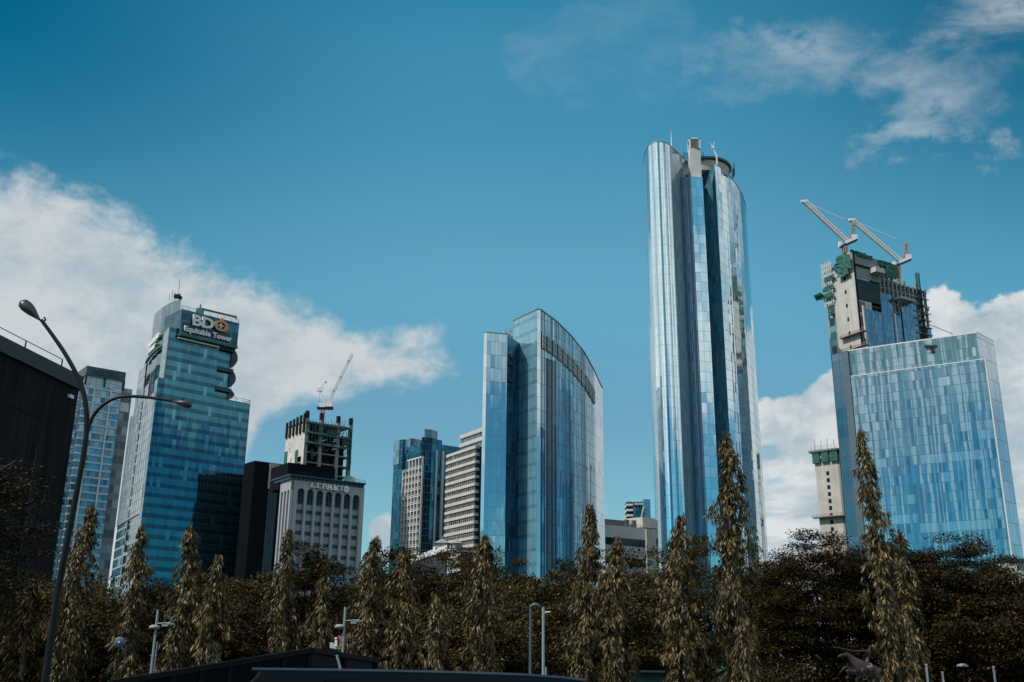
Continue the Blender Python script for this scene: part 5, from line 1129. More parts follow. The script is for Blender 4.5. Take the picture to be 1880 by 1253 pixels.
def leaves(name, P, D, S, L, W, mat, parent):
    """P base, D direction, S side unit vectors (N,3); L, W sizes (N,): folded leaf of two triangles"""
    N = len(P); n = np.cross(D, S); mid = P + D * (L * 0.42)[:, None] 
    v = np.empty((N, 4, 3), np.float32); v[:, 0] = P; v[:, 1] = mid + S * (W * 0.5)[:, None] + n * (W * 0.22)[:, None]; v[:, 2] = P + D * L[:, None]; v[:, 3] = mid - S * (W * 0.5)[:, None] + n * (W * 0.22)[:, None]
    org = ORG.get(parent.name, Vector()); v -= np.array(org, np.float32)
    me = bpy.data.meshes.new(name); me.vertices.add(N * 4); me.vertices.foreach_set('co', v.ravel())
    idx = (np.arange(N)[:, None] * 4 + np.array([0, 1, 2, 0, 2, 3])[None]).astype(np.int32).ravel()
    me.loops.add(N * 6); me.loops.foreach_set('vertex_index', idx); me.polygons.add(N * 2)
    me.polygons.foreach_set('loop_start', np.arange(0, N * 6, 3, dtype=np.int32)); me.polygons.foreach_set('loop_total', np.full(N * 2, 3, np.int32))
    me.materials.append(mat); me.update(calc_edges=True); o = bpy.data.objects.new(name, me); COL.objects.link(o); o.parent = parent; ORG[o.name] = org; return o
def unit(a): return a / np.linalg.norm(a, axis=1, keepdims=True)

def mast_tree(x, y, h, r, label, lean=(0, 0), dens=1.0, mat=None):
    """narrow weeping evergreen: sprigs of long hanging leaves in ragged whorls round a straight stem"""
    t = thing('mast_tree', label, 'tree', (x, y, 0), 'narrow weeping evergreen trees along the park edge')
    m = MB(); top = Vector((x + lean[0], y + lean[1], h)); m.tube([(x, y, -0.1), Vector((x, y, 0)).lerp(top, 0.5), top - Vector((0, 0, 0.4))], [0.16, 0.11, 0.02], 7); m.build('trunk', BARK, t)
    ns = int(h * r * 74 * dens); tt = RNG.random(ns) ** 0.85          # 0 top .. 1 bottom
    nt = int(h / 0.42); tier = np.round(tt * nt) / nt; tt = np.clip(tier + RNG.normal(0, 0.10 / nt * 3.2, ns), 0, 1)
    z = h - tt * (h - 0.1); ph = RNG.random(ns) * 2 * np.pi
    k = RNG.random(8) * 6.28; fat = 2.0 + 1.6 * RNG.random(); w1 = 0.14 + 0.16 * RNG.random()
    prof = 0.09 + 0.70 * np.minimum(1, tt * fat) ** 0.75 + 0.34 * tt
    whorl = 0.84 + w1 * np.sin(z * (1.3 + 0.6 * RNG.random()) + k[0] + ph) + 0.20 * np.sin(z * 4.1 + k[5] + 2 * ph) + 0.16 * np.sin(ph * 3 + z * 0.8 + k[2]) + 0.13 * np.sin(z * 0.9 + k[3] - ph)
    gapm = (np.sin(ph * 2 + z * 1.9 + k[6]) + np.sin(ph * 3 - z * 1.1 + k[7])) > 0.95     # bare patches
    rr = r * prof * whorl * np.where(gapm, 0.35, 1.0) * (0.40 + 0.65 * RNG.random(ns) ** 0.45)
    sw = 0.16 * r * np.sin(z * 0.45 + k[1])
    ax = x + lean[0] * (z / h) + sw; ay = y + lean[1] * (z / h)
    out = np.stack([np.cos(ph), np.sin(ph), np.zeros(ns)], 1)
    c = np.stack([ax, ay, z], 1) + out * rr[:, None]
    q = 10; N = ns * q; C = np.repeat(c, q, 0); O = np.repeat(out, q, 0)
    off = RNG.normal(0, 1, (N, 3)) * np.array([0.06, 0.06, 0.085]); off[:, 2] -= 0.05
    a = RNG.random(N) * 2 * np.pi; spread = np.stack([np.cos(a), np.sin(a), np.zeros(N)], 1)
    D = unit(O * 0.25 + spread * (0.25 + 0.45 * RNG.random(N))[:, None] + np.array([0, 0, -1.0]) + RNG.normal(0, 0.12, (N, 3)))
    S = unit(np.cross(D, unit(RNG.normal(0, 1, (N, 3)) * 0.7 + O)))
    leaves('crown', C + off, D, S, RNG.uniform(0.20, 0.38, N), RNG.uniform(0.055, 0.09, N), mat or LEAF_A, t)
    # bare leader twig above the crown
    return t

PX = lambda px, py, Y: atY(px, py, Y)
masts = [  # px, py of the tip, depth, radius, label
    (163, 928, 54, 1.35, 'narrow weeping tree right of the street lamp pole, before the slim blue block'),
    (265, 966, 52, 0.95, 'thin weeping tree in front of the left flank of the teal tower'),
    (350, 966, 50, 1.15, 'weeping tree in front of the middle of the teal tower'),
    (402, 1022, 49, 1.10, 'short weeping tree in front of the right corner of the teal tower'),
    (532, 973, 52, 1.15, 'weeping tree in front of the left edge of the LEPANTO building'),
    (592, 1062, 48, 1.05, 'short weeping tree in front of the middle of the LEPANTO building'),
    (686, 987, 51, 1.35, 'weeping tree against the sky right of the LEPANTO building'),
    (740, 1004, 50, 1.05, 'weeping tree below the white window grid facade'),
    (803, 1089, 47, 0.95, 'shortest slender weeping tree, below the white roof fascia'),
    (890, 984, 50, 1.15, 'weeping tree in front of the slim left wing of the pale glass tower'),
    (1080, 927, 50, 1.15, 'weeping tree in front of the right end of the pale glass tower'),
    (1134, 984, 49, 1.20, 'weeping tree in front of the low weathered white building'),
    (1248, 944, 49, 1.25, 'weeping tree in front of the left foot of the tallest tower'),
    (1330, 797, 50, 1.45, 'tallest weeping tree, in front of the right part of the tallest tower'),
    (1366, 1150, 46, 0.75, 'small weeping tree at the right foot of the tallest weeping tree'),
    (1577, 790, 47, 1.05, 'tall leaning weeping tree in front of the left end of the wide glass block'),
    (1657, 976, 53, 0.80, 'short brownish weeping tree just right of the tall leaning one'),
    (55, 1075, 42, 1.25, 'dark weeping tree left of the street lamp pole'),
    (18, 1015, 46, 1.2, 'dark weeping tree at the left edge of the photo'),
]
for i, (px, py, Y, r, lab) in enumerate(masts):
    tp = PX(px, py, Y); lean = (0, 0); bx = tp.x
    rl = random.Random(px); lean = (rl.uniform(-.22, .22), rl.uniform(-.3, .3)); bx = tp.x - lean[0]; r *= rl.uniform(0.92, 1.12)
    if px == 1577:
        b = PX(1655, 1226, Y); bx = b.x; lean = (tp.x - bx, 0)
    mast_tree(bx, Y, tp.z, r * 0.70, lab, lean, mat=LEAF_C if px < 60 else None)

def limbs(m, base, tips, r0):
    for tp in tips:
        mid = base.lerp(tp, 0.5) + Vector((0, 0, -(tp - base).length * 0.06)); m.tube([base, mid, tp], [r0, r0 * 0.55, r0 * 0.15], 6)

def broad_tree(x, y, h, rx, ry, label, mat, nclump=150, per=190, flat=0.5, base=0.22, leaf=(0.15, 0.27), group=None, ck=0.95, name='broadleaf_tree'):
    """spreading tree: limbs fan out to clumps of small leaves scattered through a lens-shaped crown"""
    t = thing(name, label, 'tree', (x, y, 0), group or 'broad leafy trees in the park')
    fork = Vector((x, y, h * base)); rng = RNG; zc = h * (0.5 + base / 2); hz = h * (1 - base) / 2
    k = rng.random(4) * 6.28
    u = unit(rng.normal(0, 1, (nclump, 3))); rad = rng.random(nclump) ** 0.30
    ph = np.arctan2(u[:, 1], u[:, 0]); lump = 1 + 0.20 * np.sin(3 * ph + k[0]) + 0.10 * np.sin(5 * ph + k[1] + 2 * u[:, 2])
    c = u * (rad * lump)[:, None] * np.array([rx, ry, hz]) + np.array([x, y, zc]); c[:, 2] = np.minimum(c[:, 2], h)
    m = MB(); m.tube([(x, y, -0.1), (x + .1, y, h * base * 0.6), fork], [0.42, 0.34, 0.28], 9)
    sel = [Vector(c[i]) for i in rng.choice(nclump, min(16, nclump), replace=False)]; limbs(m, fork, sel, 0.17); m.build('trunk', BARK, t)
    cr = rng.uniform(0.55, 1.15, nclump) * ck
    N = nclump * per; C = np.repeat(c, per, 0); Rr = np.repeat(cr, per)
    d = unit(rng.normal(0, 1, (N, 3))); off = d * (Rr * rng.random(N) ** 0.45)[:, None] * np.array([1.25, 1.25, flat])
    D = unit(d * np.array([1, 1, 0.35]) + rng.normal(0, 0.45, (N, 3)) + np.array([0, 0, -0.15])); up = unit(rng.normal(0, 0.45, (N, 3)) + np.array([0, 0, 1.0]))
    S = unit(np.cross(D, up)); L = rng.uniform(leaf[0], leaf[1], N)
    leaves('crown', C + off, D, S, L, L * rng.uniform(0.42, 0.62, N), mat, t)
    return t
GP = 'broad leafy trees behind the weeping trees'
broad = [ # px, py top, depth, rx, mat, label, kwargs
    (95, 1062, 66, 5.0, LEAF_B, 'brownish bushy tree between the street lamp pole and the first weeping tree', {}),
    (205, 1085, 72, 4.5, LEAF_B, 'low leafy tree between the first two weeping trees, left', {}),
    (293, 1047, 70, 1.7, LEAF_C, 'small upright dark tree in front of the teal tower, between two weeping trees', dict(nclump=60)),
    (450, 1058, 76, 6.2, LEAF_B, 'flat-topped spreading tree with orange-tipped foliage below the black clad building', dict(flat=0.30)),
    (577, 1003, 74, 2.5, LEAF_C, 'dense conical tree in front of the LEPANTO building', dict(nclump=110)),
    (640, 1058, 78, 3.6, LEAF_B, 'rounded tree below the right corner of the LEPANTO building', {}),
    (735, 1012, 80, 3.6, LEAF_C, 'airy dark tree below the white window grid facade', {}),
    (815, 1004, 84, 4.4, LEAF_B, 'broad tree under the white roof fascia', {}),
    (905, 1015, 82, 3.4, LEAF_B, 'rounded tree behind the weeping tree at the pale tower wing', {}),
    (985, 1058, 72, 5.0, LEAF_B, 'wide low tree behind the two thin poles', {}),
    (1060, 1036, 84, 3.6, LEAF_C, 'dark tree at the foot of the curved glass flank', {}),
    (1178, 1012, 78, 3.8, LEAF_B, 'leafy tree between the low white building and the tallest tower', {}),
    (1285, 990, 80, 3.8, LEAF_B, 'leafy tree at the foot of the tallest tower', {}),
    (1410, 1035, 74, 3.8, LEAF_B, 'sloping dark tree right of the tallest tower, left end of the big dark canopy', {}),
    (1520, 988, 66, 6.0, LEAF_C, 'big dark spreading tree left of the leaning weeping tree', dict(nclump=300, flat=0.34, per=210, leaf=(0.11, 0.20), ck=0.9)),
    (1690, 990, 64, 6.2, LEAF_C, 'big dark spreading tree in front of the middle of the wide glass block', dict(nclump=300, flat=0.34, per=210, leaf=(0.11, 0.20), ck=0.9)),
    (1800, 1050, 60, 4.6, LEAF_C, 'lower dark tree in front of the right end of the wide glass block', dict(nclump=180, flat=0.38)),
    (1880, 1090, 56, 4.0, LEAF_C, 'dark tree at the right edge of the photo', dict(nclump=140, flat=0.38)),
    (360, 1110, 62, 4.6, LEAF_C, 'low dark tree behind the third and fourth weeping trees', {}),
    (1120, 1085, 62, 4.4, LEAF_B, 'low wide tree between the two weeping trees by the low white building', dict(flat=0.35)),
    (20, 1110, 60, 5.0, LEAF_C, 'low dark tree at the lower left corner', {}),
    (700, 1100, 62, 4.2, LEAF_C, 'low dark tree between the weeping trees right of the coloured emblem', {}),
    (860, 1120, 60, 4.0, LEAF_B, 'low tree right of the shortest weeping tree', {}),
]
for px, py, Y, rx, mt, lab, kw in broad:
    tp = PX(px, py, Y); kw = dict(kw); kw.setdefault('nclump', 150); big = rx / 4.0
    kw['nclump'] = int(kw['nclump'] * max(0.9, big * 1.15)); broad_tree(tp.x, Y, tp.z, rx, rx * 0.8, lab, mt, base=0.08, group=GP, **kw)

# near dark tree reaching in from the left with layered branches
def near_tree():
    Y = 26; b = PX(-60, 1226, Y); t = thing('near_tree', 'dark near tree with layered branches reaching in from the left edge', 'tree', (b.x, Y, 0))
    m = MB(); top = PX(-60, 930, Y); m.tube([(b.x, Y, 0), (b.x + .2, Y, top.z * 0.6), (b.x, Y, top.z + 0.6)], [0.22, 0.16, 0.05], 8)
    br = [((-50, 905), (30, 846)), ((-50, 940), (66, 884)), ((-50, 985), (90, 965)), ((-50, 1060), (88, 1012)), ((-50, 930), (20, 868)), ((-50, 980), (60, 920)), ((-50, 1010), (70, 985)), ((-40, 1100), (70, 1050))]
    Cs = []
    for a, e in br:
        p, q = PX(*a, Y), PX(*e, Y); m.tube([p, p.lerp(q, .5) + Vector((0, 0, 0.08)), q], [0.06, 0.04, 0.012], 5)
        for k in range(12): f = k / 11; Cs.append(p.lerp(q, f) + Vector((0, random.uniform(-.5, .5), random.uniform(-.08, .05))))
    for k in range(70): f = random.random(); Cs.append(Vector(PX(random.uniform(-90, 20), random.uniform(870, 1160), Y)) + Vector((0, random.uniform(-.9, .9), 0)))
    m.build('trunk', BARK, t); Cs = np.array([list(c) for c in Cs]); per = 60; N = len(Cs) * per; C = np.repeat(Cs, per, 0)
    off = RNG.normal(0, 1, (N, 3)) * np.array([0.22, 0.22, 0.055]); D = unit(RNG.normal(0, 1, (N, 3)) * np.array([1, 1, .4])); up = unit(RNG.normal(0, .4, (N, 3)) + np.array([0, 0, 1.0])); S = unit(np.cross(D, up)); L = RNG.uniform(.07, .12, N)
    leaves('crown', C + off, D, S, L, L * .5, LEAF_C, t)
near_tree()

# feathery palm at the right edge
def palm():
    Y = 58; c = PX(1846, 1062, Y); t = thing('palm_tree', 'feathery palm in front of the white rendered building at the right edge', 'palm', (c.x, Y, 0))
    m = MB(); m.tube([(c.x, Y, 0), (c.x, Y, c.z)], [0.16, 0.11], 8); m.build('trunk', BARK, t)
    for k in range(13):
        a = 2 * math.pi * k / 13 + 0.2; L = 1.15 + 0.3 * math.sin(k * 2.3); pts = [c + Vector((math.cos(a) * L * s, math.sin(a) * L * s, (0.95 * s - 1.05 * s * s) * L)) for s in (0, .25, .5, .75, 1)]
        m = MB(); m.tube(pts, [0.02, 0.018, 0.014, 0.01, 0.004], 4); P, D, S = [], [], []
        for i in range(60):
            s = 0.12 + 0.88 * i / 60; j = min(3, int(s * 4)); p = pts[j].lerp(pts[j + 1], s * 4 - j); tg = (pts[j + 1] - pts[j]).normalized()
            sd_ = tg.cross(Vector((0, 0, 1))).normalized() * (1 if i % 2 else -1); d = (sd_ + tg * 0.6 + Vector((0, 0, -0.45))).normalized(); q = p + d * 0.45 * (1 - 0.5 * s); w = tg * 0.022
            m.add([p - w, p + w, q], [(0, 1, 2)])
        m.build('frond', LEAF_C, t)
palm()

# undergrowth under the trees, one uncountable mass
def under():
    N = 60000; x = RNG.uniform(-44, 44, N); y = 58 + RNG.random(N) * 12 + 1.5 * np.sin(x * 0.3); hh = 1.6 + 0.7 * np.sin(x * 0.9) + 0.6 * np.sin(x * 2.3 + 1)
    z = RNG.random(N) ** 0.8 * hh; P = np.stack([x, y, z], 1); D = unit(RNG.normal(0, 1, (N, 3))); S = unit(np.cross(D, unit(RNG.normal(0, .6, (N, 3)) + np.array([0, 0, 1.0])))); L = RNG.uniform(.14, .26, N)
    e = bpy.data.objects.new('tmp', None); o = leaves('undergrowth', P, D, S, L, L * .5, LEAF_C, e); o.parent = None; bpy.data.objects.remove(e); tag(o, 'dense dark undergrowth beneath the park trees', 'undergrowth', kind='stuff')
under()
# =================================================================== twin-arm street lamp, near left
def street_lamp():
    Y = 20.0; P = lambda x, y, d=0: atY(x, y, Y + d)
    b = P(86, 1226); t = thing('street_lamp', 'tall dark street lamp with two curved arms, one lamp head high, one low', 'street lamp', (b.x, Y, 0))
    m = MB(); j = P(152, 845); m.tube([(b.x, Y, 0), (b.x, Y, 0.5)], [0.16, 0.16], 12); m.tube([(b.x, Y, 0.4), (b.x, Y, 3), (j.x, Y, j.z)], [0.075, 0.066, 0.054], 12)
    m.build('pole', M['darksteel'], t)
    def spl(pts, n=8):
        out_ = []; Q = [pts[0]] + pts + [pts[-1]]
        for i in range(1, len(Q) - 2):
            for k in range(n):
                s = k / n; out_.append(0.5 * ((2 * Q[i]) + (Q[i + 1] - Q[i - 1]) * s + (2 * Q[i - 1] - 5 * Q[i] + 4 * Q[i + 1] - Q[i + 2]) * s * s + (3 * Q[i] - Q[i - 1] - 3 * Q[i + 1] + Q[i + 2]) * s ** 3))
        return out_ + [pts[-1]]
    a1 = spl([P(152, 846), P(159, 790), P(157, 740), P(146, 700), P(122, 654), P(98, 618), P(76, 588)]); n = len(a1)
    m = MB(); m.tube(a1, [0.054 - 0.018 * i / n for i in range(n)], 10); m.build('arm', M['darksteel'], t)
    a2 = spl([P(158, 805), P(164, 780), P(176, 757), P(196, 739), P(222, 729), P(262, 729), P(300, 734), P(326, 738)]); n = len(a2)
    m = MB(); m.tube(a2, [0.038 - 0.010 * i / n for i in range(n)], 10); m.build('arm', M['darksteel'], t)
    def head(tip, end, w, down):
        tip, end = Vector(tip), Vector(end); ax = (end - tip); L = ax.length; ax.normalize(); side = ax.cross(Vector((0, 0, 1))).normalized() if down is None else down.cross(ax).normalized()
        dn = ax.cross(side).normalized(); 
        if dn.z > 0: dn = -dn
        prof = [(0, .28, .16), (.10, .42, .26), (.28, .72, .52), (.5, .95, .85), (.72, 1.0, 1.0), (.88, .82, .9), (.97, .5, .5), (1.0, .15, .15)]
        m = MB(); vs, fs = [], []; nn = 14
        for s, ww, hh in prof:
            for k in range(nn):
                q = 2 * math.pi * k / nn; yy = math.sin(q); hgt = (0.42 if yy > 0 else 0.30) * w
                vs.append(tip + ax * L * s + side * math.cos(q) * ww * w / 2 - dn * yy * hgt * hh * (1 if yy < 0 else 0.85))
        for i in range(len(prof) - 1):
            for k in range(nn): fs.append((i * nn + k, i * nn + (k + 1) % nn, (i + 1) * nn + (k + 1) % nn, (i + 1) * nn + k))
        fs += [tuple(range(nn)), tuple((len(prof) - 1) * nn + k for k in range(nn))]
        m.add(vs, fs); h = m.build('lamp_head', basic('grey_lamp_shell', (0.035, 0.042, 0.05), 0.35, metal=0.0, var=0.1, sc=3), t, smooth=True)
        m = MB(); vs = [tip + ax * L * 0.63 + dn * w * 0.27]; k2 = 18
        for k in range(k2): q = 2 * math.pi * k / k2; vs.append(tip + ax * L * (0.63 + 0.30 * math.cos(q)) + side * math.sin(q) * w * 0.40 + dn * w * 0.17)
        m.add(vs, [(0, 1 + k, 1 + (k + 1) % k2) for k in range(k2)]); m.build('lens', basic('lamp_lens', (0.12, 0.10, 0.09), 0.25, var=0.2, sc=4, spec=0.6), h, smooth=True)
        return h
    head(P(73, 588), P(39, 555), 0.37, None)
    head(P(318, 738), P(352, 745), 0.24, None)
    m = MB(); q = P(79, 590); m.tube([q, P(84, 588), P(81, 583)], 0.02, 6); m.build('photocell', M['darksteel'], t)
    m = MB(); m.tube([P(336, 738), P(336, 731)], 0.018, 6); m.build('photocell', M['darksteel'], t)
street_lamp()

# =================================================================== small park lamps and masts
def disc_lamp(px, py, foot, dx_, Y, label):
    dx_ *= 0.5
    p = atY(px, py, Y); t = thing('park_lamp', label, 'lamp post', (p.x, Y, 0), 'pale posts with a disc lamp and a short bracket')
    m = MB(); m.tube([(p.x, Y, 0), (p.x, Y, p.z)], [0.055, 0.045], 10); m.build('pole', PALE, t)
    c = Vector((p.x + dx_, Y, atY(px, foot, Y).z)); m = MB(); m.lathe(c, [(0.02, -0.07), (0.19, -0.07), (0.23, -0.01), (0.20, 0.05), (0.11, 0.09), (0.02, 0.10)], 20); m.build('lamp_head', basic('lamp_disc', (0.26, 0.235, 0.23), 0.5, var=0.05), t, smooth=True)
    z = p.z - 0.55; m = MB(); m.tube([(p.x, Y, z), (p.x + 0.62, Y - 0.1, z + 0.04)], 0.02, 6); m.box((p.x + 0.40, Y - 0.08, z - 0.07), (0.24, 0.16, 0.09)); m.box((p.x + 0.62, Y - 0.1, z - 0.01), (0.30, 0.12, 0.05)); m.build('bracket', PALE, t)
PALE = basic('pale_blue_paint', (0.22, 0.265, 0.29), 0.5, var=0.05)
disc_lamp(290, 1120, 1152, -0.12, 44, 'pale post with a round disc lamp, left of the coloured emblem and dark enclosure')
disc_lamp(634, 1115, 1151, -0.36, 44, 'pale post with a round disc lamp, rising behind the small coloured emblem')
def thin_pipe():
    p = atY(289, 1178, 44.5); t = thing('thin_pole', 'thin grey pole close beside the left disc lamp post', 'pole', (p.x, 44.5, 0)); m = MB(); m.tube([(p.x, 44.5, 0), (p.x, 44.5, p.z)], 0.03, 6); m.build('pole', M['steel'], t)
    m = MB(); m.box((p.x - 0.1, 44.5, p.z - 0.55), (0.3, 0.03, 0.03)); m.build('bracket', M['steel'], t)
thin_pipe()
def hooded_lamp():
    Y = 36; p = atY(974, 1116, Y); t = thing('park_lamp', 'slim dark blue post with a hooded lamp bent to the right', 'lamp post', (p.x, Y, 0))
    blue = basic('slate_blue_paint', (0.06, 0.10, 0.13), 0.4, var=0.08, metal=0.2)
    m = MB(); m.tube([(p.x, Y, 0), (p.x, Y, p.z)], [0.055, 0.045], 10); m.build('pole', blue, t)
    e = atY(993, 1111, Y); vs, fs = [], []; n = 12; S = [(0, .3), (.15, .75), (.4, 1), (.7, 1), (.9, .8), (1, .3)]
    m = MB(); a = Vector((p.x - 0.05, Y, p.z)); d = Vector((e.x - a.x, 0, 0.02))
    for s, w in S:
        for k in range(n):
            q = 2 * math.pi * k / n; vs.append(a + d * s + Vector((0, math.cos(q) * 0.14 * w, (math.sin(q) * (0.085 if math.sin(q) > 0 else 0.035)) * w + 0.08 * math.sin(math.pi * min(1, s * 1.1)))))
    for i in range(len(S) - 1):
        for k in range(n): fs.append((i * n + k, i * n + (k + 1) % n, (i + 1) * n + (k + 1) % n, (i + 1) * n + k))
    fs += [tuple(range(n)), tuple((len(S) - 1) * n + k for k in range(n))]; m.add(vs, fs); m.build('lamp_head', blue, t, smooth=True)
    Y = 37; p = atY(997.5, 1115, Y); t = thing('thin_pole', 'pale slim pole with a small curved arm near its top, right one of two poles', 'pole', (p.x, Y, 0))
    m = MB(); m.tube([(p.x, Y, 0), (p.x, Y, p.z)], [0.06, 0.045], 10); m.build('pole', PALE, t)
    m = MB(); m.tube([atY(999, 1126, Y), atY(1004, 1124, Y), atY(1010, 1124, Y)], 0.022, 6); m.build('arm', M['letter'], t)
    m = MB(); m.tube([(p.x + 0.09, Y - 0.02, 0), (p.x + 0.09, Y - 0.02, atY(1000, 1225, Y).z)], 0.03, 6); m.build('conduit', PALE, t)
hooded_lamp()

# round bluish dish seen between the trees on the left
def dish():
    Y = 40; c = atY(219.5, 1180, Y); t = thing('round_mirror', 'round blue-grey dish with a bright hub among the leaves, left', 'dish', (c.x, Y, 0))
    m = MB(); m.lathe(c, [(0.02, 0.02), (0.17, 0.0), (0.205, -0.03), (0.20, -0.05), (0.02, -0.04)], 28, axis=(0.15, -1, -0.1)); m.build('disc', basic('blue_grey_disc', (0.07, 0.12, 0.16), 0.4, var=0.15, sc=6), t, smooth=True)
    m = MB(); m.lathe(c + Vector((0, -0.04, 0.01)), [(0.03, 0), (0.035, 0.03), (0.01, 0.05)], 12, axis=(0.1, -1, -0.1)); m.build('hub', M['white'], t)
    m = MB(); m.tube([(c.x, Y + 0.1, 0), (c.x, Y + 0.1, c.z)], 0.03, 8); m.tube([(c.x, Y + 0.1, c.z - .02), c + Vector((0, 0.03, 0))], 0.03, 6); m.build('post', M['darksteel'], t)
dish()

# =================================================================== dark glazed underpass enclosure, its roof line sloping down to the left
def enclosure():
    Y0 = 24.0; C = atY(570, 1190, Y0); Lf = atY(205, 1249, 21.5); Rt = atY(690, 1209, 26.5)
    t = thing('underpass_enclosure', 'low dark glazed enclosure with a sloping roof line and framed panels, behind the black car', 'glazed enclosure', (C.x, Y0, 0))
    frm = basic('charcoal_frame', (0.008, 0.008, 0.010), 0.6, var=0.1, spec=0.1); gls = basic('smoked_glass', (0.002, 0.003, 0.004), 0.3, var=0.3, sc=0.5, spec=0.08)
    def side(a, b, n, name):
        a2, b2 = Vector((a.x, a.y, 0)), Vector((b.x, b.y, 0)); d = b2 - a2; nn = Vector((d.y, -d.x, 0)).normalized()
        if nn.dot(-a2) < 0: nn = -nn
        m = MB(); m.add([a2, b2, b, a, a2 - nn * .1, b2 - nn * .1, b - nn * .1, a - nn * .1], [(0, 1, 2, 3), (7, 6, 5, 4), (3, 2, 6, 7), (0, 3, 7, 4), (1, 5, 6, 2)]); m.build('glass_panel', gls, t)
        m = MB(); m.bar(a + nn * .03 + Vector((0, 0, -.05)), b + nn * .03 + Vector((0, 0, -.05)), 0.14, 0.11); m.build('top_rail', frm, t)
        for i in range(n + 1):
            p = a.lerp(b, i / n) + nn * 0.03; m = MB(); m.bar((p.x, p.y, 0), p, 0.09, 0.09); m.build('post', frm, t)
    side(C, Lf, 7, 'l'); side(C, Rt, 2, 'r')
    m = MB(); B1 = Vector((Rt.x - 3, Rt.y + 3, Rt.z)); B2 = Vector((Lf.x, Lf.y + 5, Lf.z)); m.add([C, Rt, B1, B2, Lf], [(0, 1, 2, 3, 4)]); m.add([C - Vector((0, 0, .12)), Rt - Vector((0, 0, .12)), B1 - Vector((0, 0, .12)), B2 - Vector((0, 0, .12)), Lf - Vector((0, 0, .12))], [(4, 3, 2, 1, 0)]); m.build('roof', basic('black_roof_membrane', (0.003, 0.003, 0.004), 0.95, spec=0.0), t)
    # slim V brace seen through the panel
    q = atY(622, 1204, 24.6); m = MB(); m.tube([(q.x + 0.12, 24.3, 0.2), (q.x + 0.10, 24.3, 1.66), (q.x, 24.3, 1.95)], 0.03, 6); m.tube([(q.x - .08, 24.3, 0.2), (q.x + 0.06, 24.3, 1.66)], 0.025, 6); m.build('brace', PALE, t)
enclosure()

# small emblem above the enclosure: white stepped block with a figure and coloured ribbons
def emblem():
    Y = 26.2; P = lambda x, y: atY(x, y, Y)
    o = P(620, 1192); t = thing('emblem_sign', 'small white stepped emblem with a simple figure and coloured ribbons, on the dark enclosure', 'sign', (o.x, Y, 0))
    wt_ = M['letter']
    def poly(pts, name, mat, dy=0.0, th=0.05):
        vs = [P(*p) + Vector((0, dy, 0)) for p in pts] + [P(*p) + Vector((0, dy + th, 0)) for p in pts]; n = len(pts); m = MB()
        m.add(vs, [tuple(range(n)), tuple(range(2 * n - 1, n - 1, -1))] + [(i, (i + 1) % n, n + (i + 1) % n, n + i) for i in range(n)]); return m.build(name, mat, t)
    for k, pts in enumerate(([(605.5, 1190), (605.5, 1180), (612, 1180), (612, 1191)], [(612, 1191), (612, 1183.5), (616.5, 1183.5), (616.5, 1191.5)], [(616.5, 1191.5), (616.5, 1186.5), (621.5, 1187), (621.5, 1192)], [(621.5, 1192), (621.5, 1189), (627, 1189.5), (627, 1192.5)])): poly(pts, 'step_block', basic('pale_grey_block', (0.50, 0.50, 0.51), 0.6, var=0.05) if k == 0 else bpy.data.materials['pale_grey_block'])
    poly([(615, 1187), (615, 1177), (616, 1175.6), (618.6, 1175.6), (619.6, 1177), (619.4, 1187)], 'figure_body', wt_, -0.06)
    c = P(617.3, 1173.1) + Vector((0, -0.03, 0)); m = MB(); m.lathe(c, [(0.002, -.033), (0.022, -.024), (0.033, 0), (0.022, .024), (0.002, .033)], 12); m.build('figure_head', wt_, t, smooth=True)
    for x0, x1, xb, cc, nm in ((619.5, 622, 625.5, (0.45, 0.02, 0.05), 'red'), (622.2, 624, 626.6, (0.55, 0.20, 0.08), 'orange'), (625.2, 628, 627.2, (0.03, 0.25, 0.38), 'cyan')):
        poly([(x0, 1168), (x1, 1167), (xb + 1.6, 1182), (xb, 1183)], 'ribbon', basic(nm + '_ribbon', cc, 0.5, var=0.05), -0.02)
    poly([(625.5, 1181), (627.5, 1182), (624.5, 1189.5), (622.5, 1188)], 'ribbon', basic('yellow_green_ribbon', (0.30, 0.32, 0.03), 0.5, var=0.05), -0.05)
    poly([(632, 1172), (634.5, 1172), (635, 1185), (631, 1187)], 'ribbon', basic('dim_violet_ribbon', (0.04, 0.05, 0.10), 0.5, var=0.05), 0.0)
    m = MB(); m.bar(P(618, 1191) + Vector((0, .03, -0.02)), (P(618, 1191).x, Y + .03, 0), 0.06); m.build('support', M['darksteel'], t)
emblem()

